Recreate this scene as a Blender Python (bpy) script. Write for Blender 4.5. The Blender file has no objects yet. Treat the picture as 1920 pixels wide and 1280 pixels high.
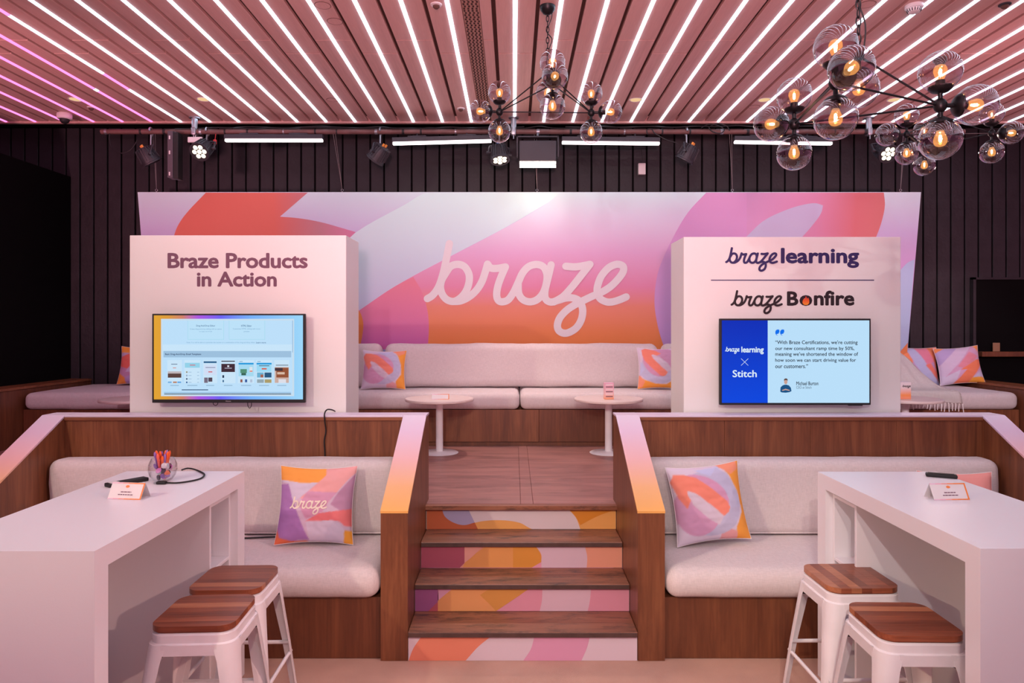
import bpy, bmesh, math, random
from mathutils import Vector, Matrix, noise
from mathutils.geometry import tessellate_polygon

random.seed(7)
scene = bpy.context.scene
COL = scene.collection
PI = math.pi

# ------------------------------------------------------------------ camera
CAMH, FPX, VX, VY = 1.75, 1300.0, 963.0, 614.0
cam_d = bpy.data.cameras.new('camera')
cam = bpy.data.objects.new('camera', cam_d)
COL.objects.link(cam)
cam.location = (0, 0, CAMH)
cam.rotation_euler = (PI / 2, 0, 0)
cam_d.sensor_width = 36
cam_d.lens = FPX / 1920 * 36
cam_d.shift_x = -(VX - 960) / 1920
cam_d.shift_y = (VY - 640) / 1920
cam_d.clip_start = 0.05
scene.camera = cam


def s2l(c):
    r = []
    for v in c[:3]:
        v = v / 255.0
        r.append(v / 12.92 if v <= 0.04045 else ((v + 0.055) / 1.055) ** 2.4)
    return (r[0], r[1], r[2], 1.0)


# ------------------------------------------------------------------ world and exposure
world = bpy.data.worlds.new('world')
scene.world = world
world.use_nodes = True
wb = world.node_tree.nodes['Background']
wb.inputs[0].default_value = (1.0, 0.34, 0.60, 1)
wb.inputs[1].default_value = 0.44
scene.view_settings.view_transform = 'Standard'
scene.view_settings.look = 'None'
scene.view_settings.gamma = 1.0
scene.view_settings.use_curve_mapping = False
scene.view_settings.exposure = -0.24


# ------------------------------------------------------------------ stage lights behind the camera, and added fill lamps
def spot(name, loc, target, color, power, angle=60, blend=0.3, size=0.04):
    d = bpy.data.lights.new(name, 'SPOT')
    d.color = color
    d.energy = power
    d.spot_size = math.radians(angle)
    d.spot_blend = blend
    d.shadow_soft_size = size
    o = bpy.data.objects.new(name, d)
    COL.objects.link(o)
    o.location = loc
    o.rotation_euler = (Vector(target) - Vector(loc)).to_track_quat('-Z', 'Y').to_euler()
    return o


spot('front_spot_warm', (-3.7, -0.3, 3.6), (-0.7, 4.7, 1.45), (1.0, 0.86, 0.66), 360, 50, 0.45)
spot('front_spot_rose', (-4.4, 1.4, 3.6), (-0.6, 5.2, 1.2), (1.0, 0.60, 0.70), 85, 60, 0.4)
spot('front_spot_centre', (-0.5, -2.0, 3.5), (1.2, 5.4, 1.7), (1.0, 0.92, 0.88), 340, 48, 0.6)
spot('front_spot_cream', (0.2, -0.9, 3.6), (0.25, 4.0, 0.5), (1.0, 0.84, 0.70), 250, 41, 0.6)
spot('front_spot_right', (3.5, 0.0, 3.1), (-1.6, 2.65, 0.25), (1.0, 0.58, 0.46), 520, 29, 0.35)
spot('front_spot_left', (-3.5, 0.0, 3.1), (1.95, 3.25, 0.30), (1.0, 0.74, 0.50), 460, 20, 0.35)
spot('added_fill_far_right', (2.3, -1.6, 3.5), (4.25, 7.0, 1.25), (1.0, 0.76, 0.80), 1000, 18, 0.5)  # added lamp, brightens the right bench end and the throw
spot('added_fill_far_left', (-2.3, -1.6, 3.5), (-4.2, 7.0, 1.15), (1.0, 0.56, 0.72), 420, 16, 0.5)  # added counterpart, lifts the left end of the rear bench
# added unseen pink lamps that brighten the wooden ceiling
for _x, _y, _w in ((-4.6, 2.4, 460), (0.0, -1.2, 1250), (4.6, 2.4, 460)):
    spot('added_ceiling_fill', (_x, _y, 1.9), (_x, _y + 4.0, 3.85), (1.0, 0.45, 0.52), _w, 76, 0.8, 0.15)

# uniform LED strip levels
LED_WHITE, LED_PINK = 7.4, 2.8


# ------------------------------------------------------------------ materials
def new_mat(name):
    m = bpy.data.materials.new(name)
    m.use_nodes = True
    return m, m.node_tree.nodes, m.node_tree.links, m.node_tree.nodes['Principled BSDF']


def plain(name, rgb, rough=0.5, metal=0.0, bump=0.0, bscale=80, var=0.0, vscale=6, spec=0.5, coat=0.0):
    m, N, L, b = new_mat(name)
    c = s2l(rgb)
    b.inputs['Base Color'].default_value = c
    b.inputs['Roughness'].default_value = rough
    b.inputs['Metallic'].default_value = metal
    b.inputs['Specular IOR Level'].default_value = spec
    b.inputs['Coat Weight'].default_value = coat
    tc = N.new('ShaderNodeTexCoord')
    if var > 0:
        n = N.new('ShaderNodeTexNoise')
        n.inputs['Scale'].default_value = vscale
        n.inputs['Detail'].default_value = 4
        L.new(tc.outputs['Object'], n.inputs['Vector'])
        r = N.new('ShaderNodeValToRGB')
        r.color_ramp.elements[0].position = 0.3
        r.color_ramp.elements[1].position = 0.7
        r.color_ramp.elements[0].color = [x * (1 - var) for x in c[:3]] + [1]
        r.color_ramp.elements[1].color = [min(1, x * (1 + var)) for x in c[:3]] + [1]
        L.new(n.outputs['Fac'], r.inputs['Fac'])
        L.new(r.outputs['Color'], b.inputs['Base Color'])
    if bump > 0:
        n2 = N.new('ShaderNodeTexNoise')
        n2.inputs['Scale'].default_value = bscale
        L.new(tc.outputs['Object'], n2.inputs['Vector'])
        bp = N.new('ShaderNodeBump')
        bp.inputs['Strength'].default_value = bump
        bp.inputs['Distance'].default_value = 0.01
        L.new(n2.outputs['Fac'], bp.inputs['Height'])
        L.new(bp.outputs['Normal'], b.inputs['Normal'])
    return m


def wood(name, dark, mid, light, axis='Z', freq=9.0, stretch=0.10, rough=0.4, fine=1.0, coat=0.0, worn=None, wscale=6.0):
    """grain runs along `axis` (object coordinates)"""
    m, N, L, b = new_mat(name)
    b.inputs['Roughness'].default_value = rough
    b.inputs['Coat Weight'].default_value = coat
    tc = N.new('ShaderNodeTexCoord')
    mp = N.new('ShaderNodeMapping')
    sc = [freq, freq, freq]
    sc['XYZ'.index(axis)] = freq * stretch
    mp.inputs['Scale'].default_value = sc
    L.new(tc.outputs['Object'], mp.inputs['Vector'])
    n1 = N.new('ShaderNodeTexNoise')
    n1.inputs['Scale'].default_value = 1.0
    n1.inputs['Detail'].default_value = 6
    n1.inputs['Roughness'].default_value = 0.65
    n1.inputs['Distortion'].default_value = 1.2
    L.new(mp.outputs['Vector'], n1.inputs['Vector'])
    mp2 = N.new('ShaderNodeMapping')
    sc2 = [freq * 12] * 3
    sc2['XYZ'.index(axis)] = freq * 0.5
    mp2.inputs['Scale'].default_value = sc2
    L.new(tc.outputs['Object'], mp2.inputs['Vector'])
    n2 = N.new('ShaderNodeTexNoise')
    n2.inputs['Scale'].default_value = 1.0
    n2.inputs['Detail'].default_value = 3
    L.new(mp2.outputs['Vector'], n2.inputs['Vector'])
    mx = N.new('ShaderNodeMix')
    mx.data_type = 'FLOAT'
    mx.inputs[0].default_value = 0.28 * fine
    L.new(n1.outputs['Fac'], mx.inputs[2])
    L.new(n2.outputs['Fac'], mx.inputs[3])
    r = N.new('ShaderNodeValToRGB')
    e = r.color_ramp.elements
    e[0].position, e[0].color = 0.30, s2l(dark)
    e[1].position, e[1].color = 0.72, s2l(light)
    k = e.new(0.5)
    k.color = s2l(mid)
    L.new(mx.outputs[0], r.inputs['Fac'])
    col_out = r.outputs['Color']
    for wi, (wrgb, lo_, hi_, amt) in enumerate(worn or []):
        mpw = N.new('ShaderNodeMapping')
        scw = [wscale * 1.6] * 3
        scw['XYZ'.index(axis)] = wscale * 0.42
        mpw.inputs['Scale'].default_value = scw
        mpw.inputs['Location'].default_value = (wi * 7.3, wi * 3.1, 0)
        L.new(tc.outputs['Object'], mpw.inputs['Vector'])
        nw = N.new('ShaderNodeTexNoise')
        nw.inputs['Scale'].default_value = 1.0
        nw.inputs['Detail'].default_value = 8
        nw.inputs['Roughness'].default_value = 0.75
        L.new(mpw.outputs['Vector'], nw.inputs['Vector'])
        mw = N.new('ShaderNodeMapRange')
        mw.inputs['From Min'].default_value = lo_
        mw.inputs['From Max'].default_value = hi_
        mw.inputs['To Max'].default_value = amt
        L.new(nw.outputs['Fac'], mw.inputs['Value'])
        mc = N.new('ShaderNodeMix')
        mc.data_type = 'RGBA'
        L.new(mw.outputs[0], mc.inputs[0])
        L.new(col_out, mc.inputs[6])
        mc.inputs[7].default_value = s2l(wrgb)
        col_out = mc.outputs[2]
    L.new(col_out, b.inputs['Base Color'])
    bp = N.new('ShaderNodeBump')
    bp.inputs['Strength'].default_value = 0.12
    bp.inputs['Distance'].default_value = 0.004
    L.new(n2.outputs['Fac'], bp.inputs['Height'])
    L.new(bp.outputs['Normal'], b.inputs['Normal'])
    return m


def gradient(name, stops, axis, lo, hi, rough=0.5, emit=0.0):
    """flat print: colour ramp along a world axis between lo and hi"""
    m, N, L, b = new_mat(name)
    b.inputs['Roughness'].default_value = rough
    g = N.new('ShaderNodeNewGeometry')
    sp = N.new('ShaderNodeSeparateXYZ')
    L.new(g.outputs['Position'], sp.inputs[0])
    mr = N.new('ShaderNodeMapRange')
    mr.inputs['From Min'].default_value = lo
    mr.inputs['From Max'].default_value = hi
    L.new(sp.outputs['XYZ'.index(axis)], mr.inputs['Value'])
    r = N.new('ShaderNodeValToRGB')
    e = r.color_ramp.elements
    while len(e) > 1:
        e.remove(e[-1])
    e[0].position, e[0].color = stops[0][0], s2l(stops[0][1])
    for p, c in stops[1:]:
        k = e.new(p)
        k.color = s2l(c)
    L.new(mr.outputs[0], r.inputs['Fac'])
    if emit > 0:
        b.inputs['Base Color'].default_value = (0.005, 0.005, 0.005, 1)
        b.inputs['Roughness'].default_value = 0.6
        b.inputs['Specular IOR Level'].default_value = 0.05
        L.new(r.outputs['Color'], b.inputs['Emission Color'])
        b.inputs['Emission Strength'].default_value = emit
    else:
        L.new(r.outputs['Color'], b.inputs['Base Color'])
    return m


def emis(name, rgb, strength, lin=False):
    m, N, L, b = new_mat(name)
    c = (rgb[0], rgb[1], rgb[2], 1) if lin else s2l(rgb)
    b.inputs['Base Color'].default_value = (0.005, 0.005, 0.005, 1)
    b.inputs['Roughness'].default_value = 0.6
    b.inputs['Specular IOR Level'].default_value = 0.05
    b.inputs['Emission Color'].default_value = c
    b.inputs['Emission Strength'].default_value = strength
    return m


def thin_glass(name, tint, refl=1.0, base=0.05):
    m, N, L, b = new_mat(name)
    out = N['Material Output']
    N.remove(b)
    tr = N.new('ShaderNodeBsdfTransparent')
    tr.inputs[0].default_value = tint
    gl = N.new('ShaderNodeBsdfGlossy')
    gl.inputs['Roughness'].default_value = 0.015
    lw = N.new('ShaderNodeLayerWeight')
    lw.inputs['Blend'].default_value = 0.5
    pw_ = N.new('ShaderNodeMath')
    pw_.operation = 'POWER'
    pw_.inputs[1].default_value = 2.6
    L.new(lw.outputs['Facing'], pw_.inputs[0])
    ma = N.new('ShaderNodeMath')
    ma.operation = 'MULTIPLY_ADD'
    ma.inputs[1].default_value = refl
    ma.inputs[2].default_value = base
    ma.use_clamp = True
    L.new(pw_.outputs[0], ma.inputs[0])
    mx = N.new('ShaderNodeMixShader')
    L.new(ma.outputs[0], mx.inputs[0])
    L.new(tr.outputs[0], mx.inputs[1])
    L.new(gl.outputs[0], mx.inputs[2])
    L.new(mx.outputs[0], out.inputs['Surface'])
    return m


def fabric(name, rgb, scale=420, var=0.10):
    m, N, L, b = new_mat(name)
    c = s2l(rgb)
    b.inputs['Roughness'].default_value = 0.95
    b.inputs['Specular IOR Level'].default_value = 0.15
    b.inputs['Sheen Weight'].default_value = 0.15
    tc = N.new('ShaderNodeTexCoord')
    outs = []
    for sc in ((scale, scale * 0.08, scale * 0.08), (scale * 0.08, scale * 0.4, scale)):
        mp = N.new('ShaderNodeMapping')
        mp.inputs['Scale'].default_value = sc
        L.new(tc.outputs['Object'], mp.inputs['Vector'])
        n = N.new('ShaderNodeTexNoise')
        n.inputs['Scale'].default_value = 1
        n.inputs['Detail'].default_value = 2
        L.new(mp.outputs['Vector'], n.inputs['Vector'])
        outs.append(n)
    mx = N.new('ShaderNodeMix')
    mx.data_type = 'FLOAT'
    mx.inputs[0].default_value = 0.5
    L.new(outs[0].outputs['Fac'], mx.inputs[2])
    L.new(outs[1].outputs['Fac'], mx.inputs[3])
    r = N.new('ShaderNodeValToRGB')
    r.color_ramp.elements[0].position = 0.35
    r.color_ramp.elements[1].position = 0.65
    r.color_ramp.elements[0].color = [x * (1 - var) for x in c[:3]] + [1]
    r.color_ramp.elements[1].color = [min(1, x * (1 + var)) for x in c[:3]] + [1]
    L.new(mx.outputs[0], r.inputs['Fac'])
    L.new(r.outputs['Color'], b.inputs['Base Color'])
    bp = N.new('ShaderNodeBump')
    bp.inputs['Strength'].default_value = 0.15
    bp.inputs['Distance'].default_value = 0.002
    L.new(mx.outputs[0], bp.inputs['Height'])
    L.new(bp.outputs['Normal'], b.inputs['Normal'])
    return m


M = {}
M['carpet'] = plain('carpet_beige', (204, 164, 146), 0.95, bump=0.4, bscale=400, var=0.10, vscale=3, spec=0.1)
M['black_wall'] = plain('black_painted_board', (42, 38, 43), 0.55, bump=0.25, bscale=30, var=0.25, vscale=5, spec=0.4)
M['black_void'] = plain('black_matte', (12, 10, 11), 0.9, spec=0.1)
M['ceil_plank'] = wood('ceiling_pale_wood', (198, 156, 148), (212, 170, 162), (224, 184, 174), 'Y', 14, 0.06, 0.55)
M['ceil_dark'] = plain('ceiling_cavity_brown', (92, 62, 54), 0.9)
M['vent'] = plain('vent_tan_metal', (170, 128, 112), 0.5)
M['vent_hole'] = plain('vent_slot_dark', (54, 34, 30), 0.9)
M['panel'] = wood('walnut_veneer', (88, 50, 33), (122, 72, 46), (152, 96, 62), 'Z', 7, 0.12, 0.38)
M['panel2'] = wood('walnut_veneer_dark', (84, 46, 30), (108, 62, 40), (136, 82, 52), 'Z', 6, 0.15, 0.38)
M['edge_wood'] = wood('walnut_edge', (110, 64, 40), (138, 84, 54), (158, 100, 66), 'X', 8, 0.1, 0.4)
M['floor_wood'] = wood('worn_lit_floor_wood', (124, 84, 78), (160, 112, 106), (188, 134, 122), 'X', 5, 0.18, 0.42, worn=[((92, 62, 62), 0.52, 0.72, 0.75), ((206, 138, 92), 0.60, 0.74, 0.7), ((214, 176, 176), 0.62, 0.76, 0.55)], wscale=4.0)  # worn wood; its orange blotches put warm lamplight into the colour
M['tread'] = wood('worn_tread_wood', (100, 60, 44), (142, 88, 64), (164, 108, 80), 'X', 7, 0.08, 0.42, worn=[((54, 38, 34), 0.50, 0.64, 0.85)], wscale=9.0)
M['nosing'] = plain('dark_nosing', (84, 60, 54), 0.6, var=0.2, vscale=20)
M['white'] = plain('white_lacquer', (234, 231, 236), 0.35, bump=0.02, bscale=200)
M['white_board'] = plain('white_painted_board', (233, 233, 228), 0.5, bump=0.03, bscale=150)
M['white_metal'] = plain('white_enamel_metal', (238, 234, 236), 0.28, var=0.04, vscale=9)
M['sofa'] = fabric('oatmeal_linen', (214, 202, 202))
M['throw'] = fabric('white_throw_knit', (250, 244, 240), 250, 0.06)
M['black_metal'] = plain('black_metal', (30, 28, 30), 0.4, 0.6)
M['dark_metal'] = plain('dark_grey_fixture', (58, 56, 62), 0.5, 0.2)
M['pipe'] = plain('rusty_red_pipe', (112, 78, 74), 0.6, 0.2, var=0.25, vscale=8)
M['steel'] = plain('galvanised_steel', (170, 172, 178), 0.35, 0.8)
M['wire'] = plain('steel_wire', (200, 198, 200), 0.3, 0.8)
M['rubber'] = plain('black_rubber', (22, 21, 22), 0.6)
M['white_plastic'] = plain('white_plastic', (228, 222, 222), 0.4)
M['tan'] = plain('tan_card', (150, 112, 84), 0.7)
M['globe'] = thin_glass('smoked_globe_glass', (0.84, 0.74, 0.77, 1), 1.0, 0.115)
M['clear_glass'] = thin_glass('clear_glass', (0.96, 0.95, 0.96, 1), 0.6, 0.04)
M['bulb'] = emis('warm_bulb_glass', (1.0, 0.50, 0.16), 1.25, True)
M['bulb_off'] = thin_glass('unlit_bulb_glass', (0.85, 0.82, 0.80, 1), 0.7, 0.06)
M['filament'] = emis('glowing_filament', (1.0, 0.72, 0.36), 30, True)
M['led_white'] = emis('led_cool_white', (0.66, 0.80, 1.0), LED_WHITE, True)
M['led_pink'] = emis('led_magenta', (1.0, 0.19, 0.58), LED_PINK, True)
M['bar_led'] = emis('batten_led', (1.0, 0.84, 0.86), 5.0, True)
M['bar_led_hot'] = emis('flood_tube', (1.0, 0.80, 0.64), 26, True)
M['par_led'] = emis('par_led_cell', (1.0, 0.86, 0.66), 2.6, True)
M['downlight'] = emis('downlight_warm', (1.0, 0.66, 0.34), 1.0, True)
M['orange_plug'] = plain('amber_connector', (232, 150, 60), 0.5)
M['blue_plug'] = plain('blue_connector', (50, 110, 200), 0.5)
M['red_tag'] = plain('red_tag', (200, 60, 60), 0.6)
M['seat_a'] = wood('acacia_red', (104, 52, 34), (150, 82, 54), (176, 100, 66), 'X', 16, 0.06, 0.32)
M['seat_b'] = wood('acacia_brown', (92, 46, 30), (132, 70, 46), (160, 90, 60), 'X', 18, 0.05, 0.32)
M['seat_c'] = wood('acacia_light', (140, 84, 56), (178, 112, 76), (202, 136, 96), 'X', 15, 0.06, 0.32)
M['tabletop_wood'] = wood('white_oak_laminate', (214, 196, 190), (226, 210, 204), (236, 222, 216), 'X', 9, 0.1, 0.4)


# ------------------------------------------------------------------ geometry helpers
def box(bm, x0, x1, y0, y1, z0, z1):
    vs = [bm.verts.new((x, y, z)) for x in (x0, x1) for y in (y0, y1) for z in (z0, z1)]
    for f in ((0, 1, 3, 2), (4, 6, 7, 5), (0, 4, 5, 1), (2, 3, 7, 6), (0, 2, 6, 4), (1, 5, 7, 3)):
        bm.faces.new([vs[i] for i in f])
    return vs


def bbox(bm, x0, x1, y0, y1, z0, z1, r=0.004, seg=2):
    """bevelled box"""
    t = bmesh.new()
    box(t, x0, x1, y0, y1, z0, z1)
    bmesh.ops.recalc_face_normals(t, faces=t.faces[:])
    bmesh.ops.bevel(t, geom=t.edges[:], offset=r, segments=seg, affect='EDGES', profile=0.5)
    merge(bm, t)


def merge(bm, t, mat=None):
    me = bpy.data.meshes.new('tmp')
    t.to_mesh(me)
    t.free()
    if mat is not None:
        me.transform(mat)
    bm.from_mesh(me)
    bpy.data.meshes.remove(me)


def frame_of(d):
    d = Vector(d).normalized()
    a = Vector((0, 0, 1)) if abs(d.z) < 0.9 else Vector((1, 0, 0))
    u = d.cross(a).normalized()
    return u, d.cross(u).normalized(), d


def cyl(bm, p0, p1, r0, r1=None, seg=16, caps=True):
    r1 = r0 if r1 is None else r1
    p0, p1 = Vector(p0), Vector(p1)
    u, v, d = frame_of(p1 - p0)
    A, B = [], []
    for i in range(seg):
        a = 2 * PI * i / seg
        o = u * math.cos(a) + v * math.sin(a)
        A.append(bm.verts.new(p0 + o * r0))
        B.append(bm.verts.new(p1 + o * r1))
    for i in range(seg):
        j = (i + 1) % seg
        bm.faces.new((A[i], A[j], B[j], B[i]))
    if caps:
        bm.faces.new(A[::-1])
        bm.faces.new(B)


def lathe(bm, prof, origin=(0, 0, 0), direction=(0, 0, 1), seg=24):
    """prof: list of (radius, height) along direction"""
    o = Vector(origin)
    u, v, d = frame_of(direction)
    rings = []
    for r, h in prof:
        if r < 1e-6:
            rings.append([bm.verts.new(o + d * h)])
        else:
            rings.append([bm.verts.new(o + d * h + (u * math.cos(2 * PI * i / seg) + v * math.sin(2 * PI * i / seg)) * r)
                          for i in range(seg)])
    for a, b in zip(rings, rings[1:]):
        for i in range(seg):
            j = (i + 1) % seg
            if len(a) == 1 and len(b) > 1:
                bm.faces.new((a[0], b[i], b[j]))
            elif len(b) == 1 and len(a) > 1:
                bm.faces.new((a[i], a[j], b[0]))
            elif len(a) > 1 and len(b) > 1:
                bm.faces.new((a[i], a[j], b[j], b[i]))


def sphere(bm, c, r, seg=24, rings=14, squash=1.0):
    prof = [(r * math.sin(PI * i / rings), -r * math.cos(PI * i / rings) * squash) for i in range(rings + 1)]
    prof[0] = (0, prof[0][1])
    prof[-1] = (0, prof[-1][1])
    lathe(bm, prof, c, (0, 0, 1), seg)


def catmull(pts, n=8, closed=False):
    P = [Vector(p) for p in pts]
    out = []
    N = len(P)
    rng = N if closed else N - 1
    for i in range(rng):
        p0 = P[(i - 1) % N] if closed or i > 0 else P[0]
        p1, p2 = P[i], P[(i + 1) % N]
        p3 = P[(i + 2) % N] if closed or i + 2 < N else P[-1]
        for k in range(n):
            t = k / n
            out.append(0.5 * ((2 * p1) + (-p0 + p2) * t + (2 * p0 - 5 * p1 + 4 * p2 - p3) * t * t
                              + (-p0 + 3 * p1 - 3 * p2 + p3) * t ** 3))
    if not closed:
        out.append(P[-1])
    return out


def tube(bm, pts, r, seg=8, closed=False):
    pts = [Vector(p) for p in pts]
    n = len(pts)
    rings = []
    prev = None
    for i, p in enumerate(pts):
        if closed:
            d = pts[(i + 1) % n] - pts[(i - 1) % n]
        else:
            d = pts[min(i + 1, n - 1)] - pts[max(i - 1, 0)]
        if d.length < 1e-9:
            d = Vector((0, 0, 1))
        d.normalize()
        if prev is None:
            u, v, _ = frame_of(d)
        else:
            u = (prev - d * prev.dot(d))
            u = u.normalized() if u.length > 1e-6 else frame_of(d)[0]
            v = d.cross(u)
        prev = u
        rings.append([bm.verts.new(p + (u * math.cos(2 * PI * k / seg) + v * math.sin(2 * PI * k / seg)) * r) for k in range(seg)])
    m = n if closed else n - 1
    for i in range(m):
        a, b = rings[i], rings[(i + 1) % n]
        for k in range(seg):
            j = (k + 1) % seg
            bm.faces.new((a[k], a[j], b[j], b[k]))
    if not closed:
        bm.faces.new(rings[0][::-1])
        bm.faces.new(rings[-1])


def prism(bm, poly, axis, a0, a1):
    """extrude a 2-D polygon; axis X: poly=(y,z), Y: (x,z), Z: (x,y)"""
    def mk(p, a):
        return {'X': (a, p[0], p[1]), 'Y': (p[0], a, p[1]), 'Z': (p[0], p[1], a)}[axis]
    A = [bm.verts.new(mk(p, a0)) for p in poly]
    B = [bm.verts.new(mk(p, a1)) for p in poly]
    n = len(poly)
    for i in range(n):
        j = (i + 1) % n
        bm.faces.new((A[i], A[j], B[j], B[i]))
    bm.faces.new(A[::-1])
    bm.faces.new(B)


def flat_poly(bm, pts3, mi=0):
    vs = [bm.verts.new(p) for p in pts3]
    for t in tessellate_polygon([[Vector(p) for p in pts3]]):
        try:
            f = bm.faces.new([vs[i] for i in t])
            f.material_index = mi
        except ValueError:
            pass


def obj(name, bm, mats, parent=None, smooth=False, loc=None, recalc=True):
    """link bm as ONE mesh object. With a parent that is unrotated, bm is in world coordinates unless loc is given."""
    if recalc:
        bmesh.ops.recalc_face_normals(bm, faces=bm.faces[:])
    me = bpy.data.meshes.new(name)
    bm.to_mesh(me)
    bm.free()
    if not isinstance(mats, (list, tuple)):
        mats = [mats]
    for m in mats:
        me.materials.append(M[m] if isinstance(m, str) else m)
    if smooth:
        for p in me.polygons:
            p.use_smooth = True
        if smooth != 'all':
            me.set_sharp_from_angle(angle=math.radians(40))
    o = bpy.data.objects.new(name, me)
    COL.objects.link(o)
    if parent is not None:
        o.parent = parent
    if loc is not None:
        o.location = loc
    return o


def rebase(o, origin):
    """move the mesh so that the object's origin sits at origin (world coords of its parent frame)"""
    o.data.transform(Matrix.Translation(-Vector(origin)))
    o.location = origin
    return o


def tag(o, label, cat, group=None, kind=None):
    o['label'] = label
    if cat:
        o['category'] = cat
    if group:
        o['group'] = group
    if kind:
        o['kind'] = kind
    return o


def thing(name, label, cat, loc=(0, 0, 0), rot=(0, 0, 0), group=None):
    o = bpy.data.objects.new(name, None)
    COL.objects.link(o)
    o.location = loc
    o.rotation_euler = rot
    o.empty_display_size = 0.1
    return tag(o, label, cat, group)


def part(t, name, bm, mats, smooth=False, world=False, recalc=True):
    """a part of thing t; world=True when bm holds world coordinates (t unrotated)"""
    if world:
        bmesh.ops.translate(bm, verts=bm.verts[:], vec=-Vector(t.matrix_basis.translation if t.parent is None else (0, 0, 0)))
    return obj(name, bm, mats, t, smooth, recalc=recalc)


def struct(name, bm, mats, smooth=False, label=None):
    o = obj(name, bm, mats, None, smooth)
    o['kind'] = 'structure'
    if label:
        o['label'] = label
    return o


def copy_tree(o, parent=None):
    c = o.copy()
    COL.objects.link(c)
    c.parent = parent
    for ch in list(o.children):
        copy_tree(ch, c)
    return c


def at(px, py, Y):
    return Vector(((px - VX) * Y / FPX, Y, CAMH - (py - VY) * Y / FPX))


ORD = ['first', 'second', 'third', 'fourth', 'fifth', 'sixth', 'seventh', 'eighth', 'ninth', 'tenth', 'eleventh', 'twelfth',
       'thirteenth', 'fourteenth', 'fifteenth', 'sixteenth', 'seventeenth', 'eighteenth', 'nineteenth', 'twentieth',
       'twenty-first', 'twenty-second']


# text as flat mesh print ----------------------------------------------------
def text_verts(s, bold=0.0, spacing=1.0, shear=0.0):
    cu = bpy.data.curves.new('t', 'FONT')
    cu.body = s
    cu.offset = bold
    cu.space_character = spacing
    cu.shear = shear
    cu.resolution_u = 3
    cu.fill_mode = 'FRONT'
    o = bpy.data.objects.new('t', cu)
    COL.objects.link(o)
    dg = bpy.context.evaluated_depsgraph_get()
    dg.update()
    me = bpy.data.meshes.new_from_object(o.evaluated_get(dg))
    vs = [v.co.copy() for v in me.vertices]
    fs = [tuple(p.vertices) for p in me.polygons]
    bpy.data.objects.remove(o)
    bpy.data.curves.remove(cu)
    bpy.data.meshes.remove(me)
    return vs, fs


def add_text(bm, s, x0, x1, y0, y1, fn, bold=0.0, spacing=1.0, shear=0.0, mi=0):
    """fit the ink box of s into x0..x1 (left to right), y0..y1 (bottom, top) of the plane, fn(u, v) -> 3-D"""
    vs, fs = text_verts(s, 0.0, spacing, shear)
    if not vs:
        return
    nb = 8 if bold > 0.025 else 4
    shifts = [(0.0, 0.0)] + ([(bold * math.cos(2 * PI * k / nb), bold * math.sin(2 * PI * k / nb)) for k in range(nb)] if bold > 0 else [])
    a0, a1 = min(v.x for v in vs) - bold, max(v.x for v in vs) + bold
    b0, b1 = min(v.y for v in vs) - bold, max(v.y for v in vs) + bold
    for si, (sx, sy) in enumerate(shifts):
        V = []
        for v in vs:
            q = Vector(fn(x0 + (v.x + sx - a0) / (a1 - a0) * (x1 - x0), y0 + (v.y + sy - b0) / max(1e-6, b1 - b0) * (y1 - y0)))
            q.y -= 1.5e-5 * si
            V.append(bm.verts.new(q))
        for f in fs:
            try:
                k = bm.faces.new([V[i] for i in f])
                k.material_index = mi
            except ValueError:
                pass


# script logo: centre lines traced in a 1920 x 916 box ------------------------
LOGO = [
    [(180, 522), (225, 492), (272, 425), (308, 320), (335, 200), (360, 72)],
    [(330, 315), (372, 258), (432, 242), (485, 262), (518, 315), (523, 370), (508, 435), (478, 488), (435, 528), (390, 545),
     (340, 530), (303, 488), (287, 430), (298, 370), (330, 315)],
    [(390, 545), (452, 540), (520, 508), (580, 455), (625, 385), (652, 310), (672, 240)],
    [(672, 240), (700, 272), (750, 275), (819, 263)],
    [(819, 263), (785, 340), (757, 420), (747, 490), (760, 535), (795, 548), (842, 530), (885, 470), (923, 390), (960, 312),
     (1010, 260), (1075, 243), (1130, 264), (1157, 320), (1155, 390), (1130, 470), (1085, 525), (1025, 548), (965, 532),
     (928, 480), (923, 390)],
    [(1192, 246), (1175, 320), (1155, 400), (1141, 470), (1148, 525), (1190, 550), (1255, 534), (1315, 517), (1375, 518),
     (1425, 545), (1450, 610), (1440, 690), (1400, 758), (1340, 797), (1292, 803), (1254, 780), (1244, 735), (1266, 675),
     (1322, 615), (1390, 570), (1460, 535), (1530, 502), (1605, 470), (1680, 422), (1740, 362), (1780, 305), (1783, 264),
     (1757, 245), (1718, 244), (1660, 272), (1602, 340), (1572, 420), (1570, 470), (1592, 520), (1640, 547), (1690, 549),
     (1750, 532), (1806, 508)],
    [(1312, 258), (1400, 262), (1510, 242)],
    [(1510, 242), (1440, 330), (1360, 430), (1290, 505), (1215, 549)],
]
LX0, LX1, LY0, LY1 = 150, 1837, 42, 833


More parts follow.
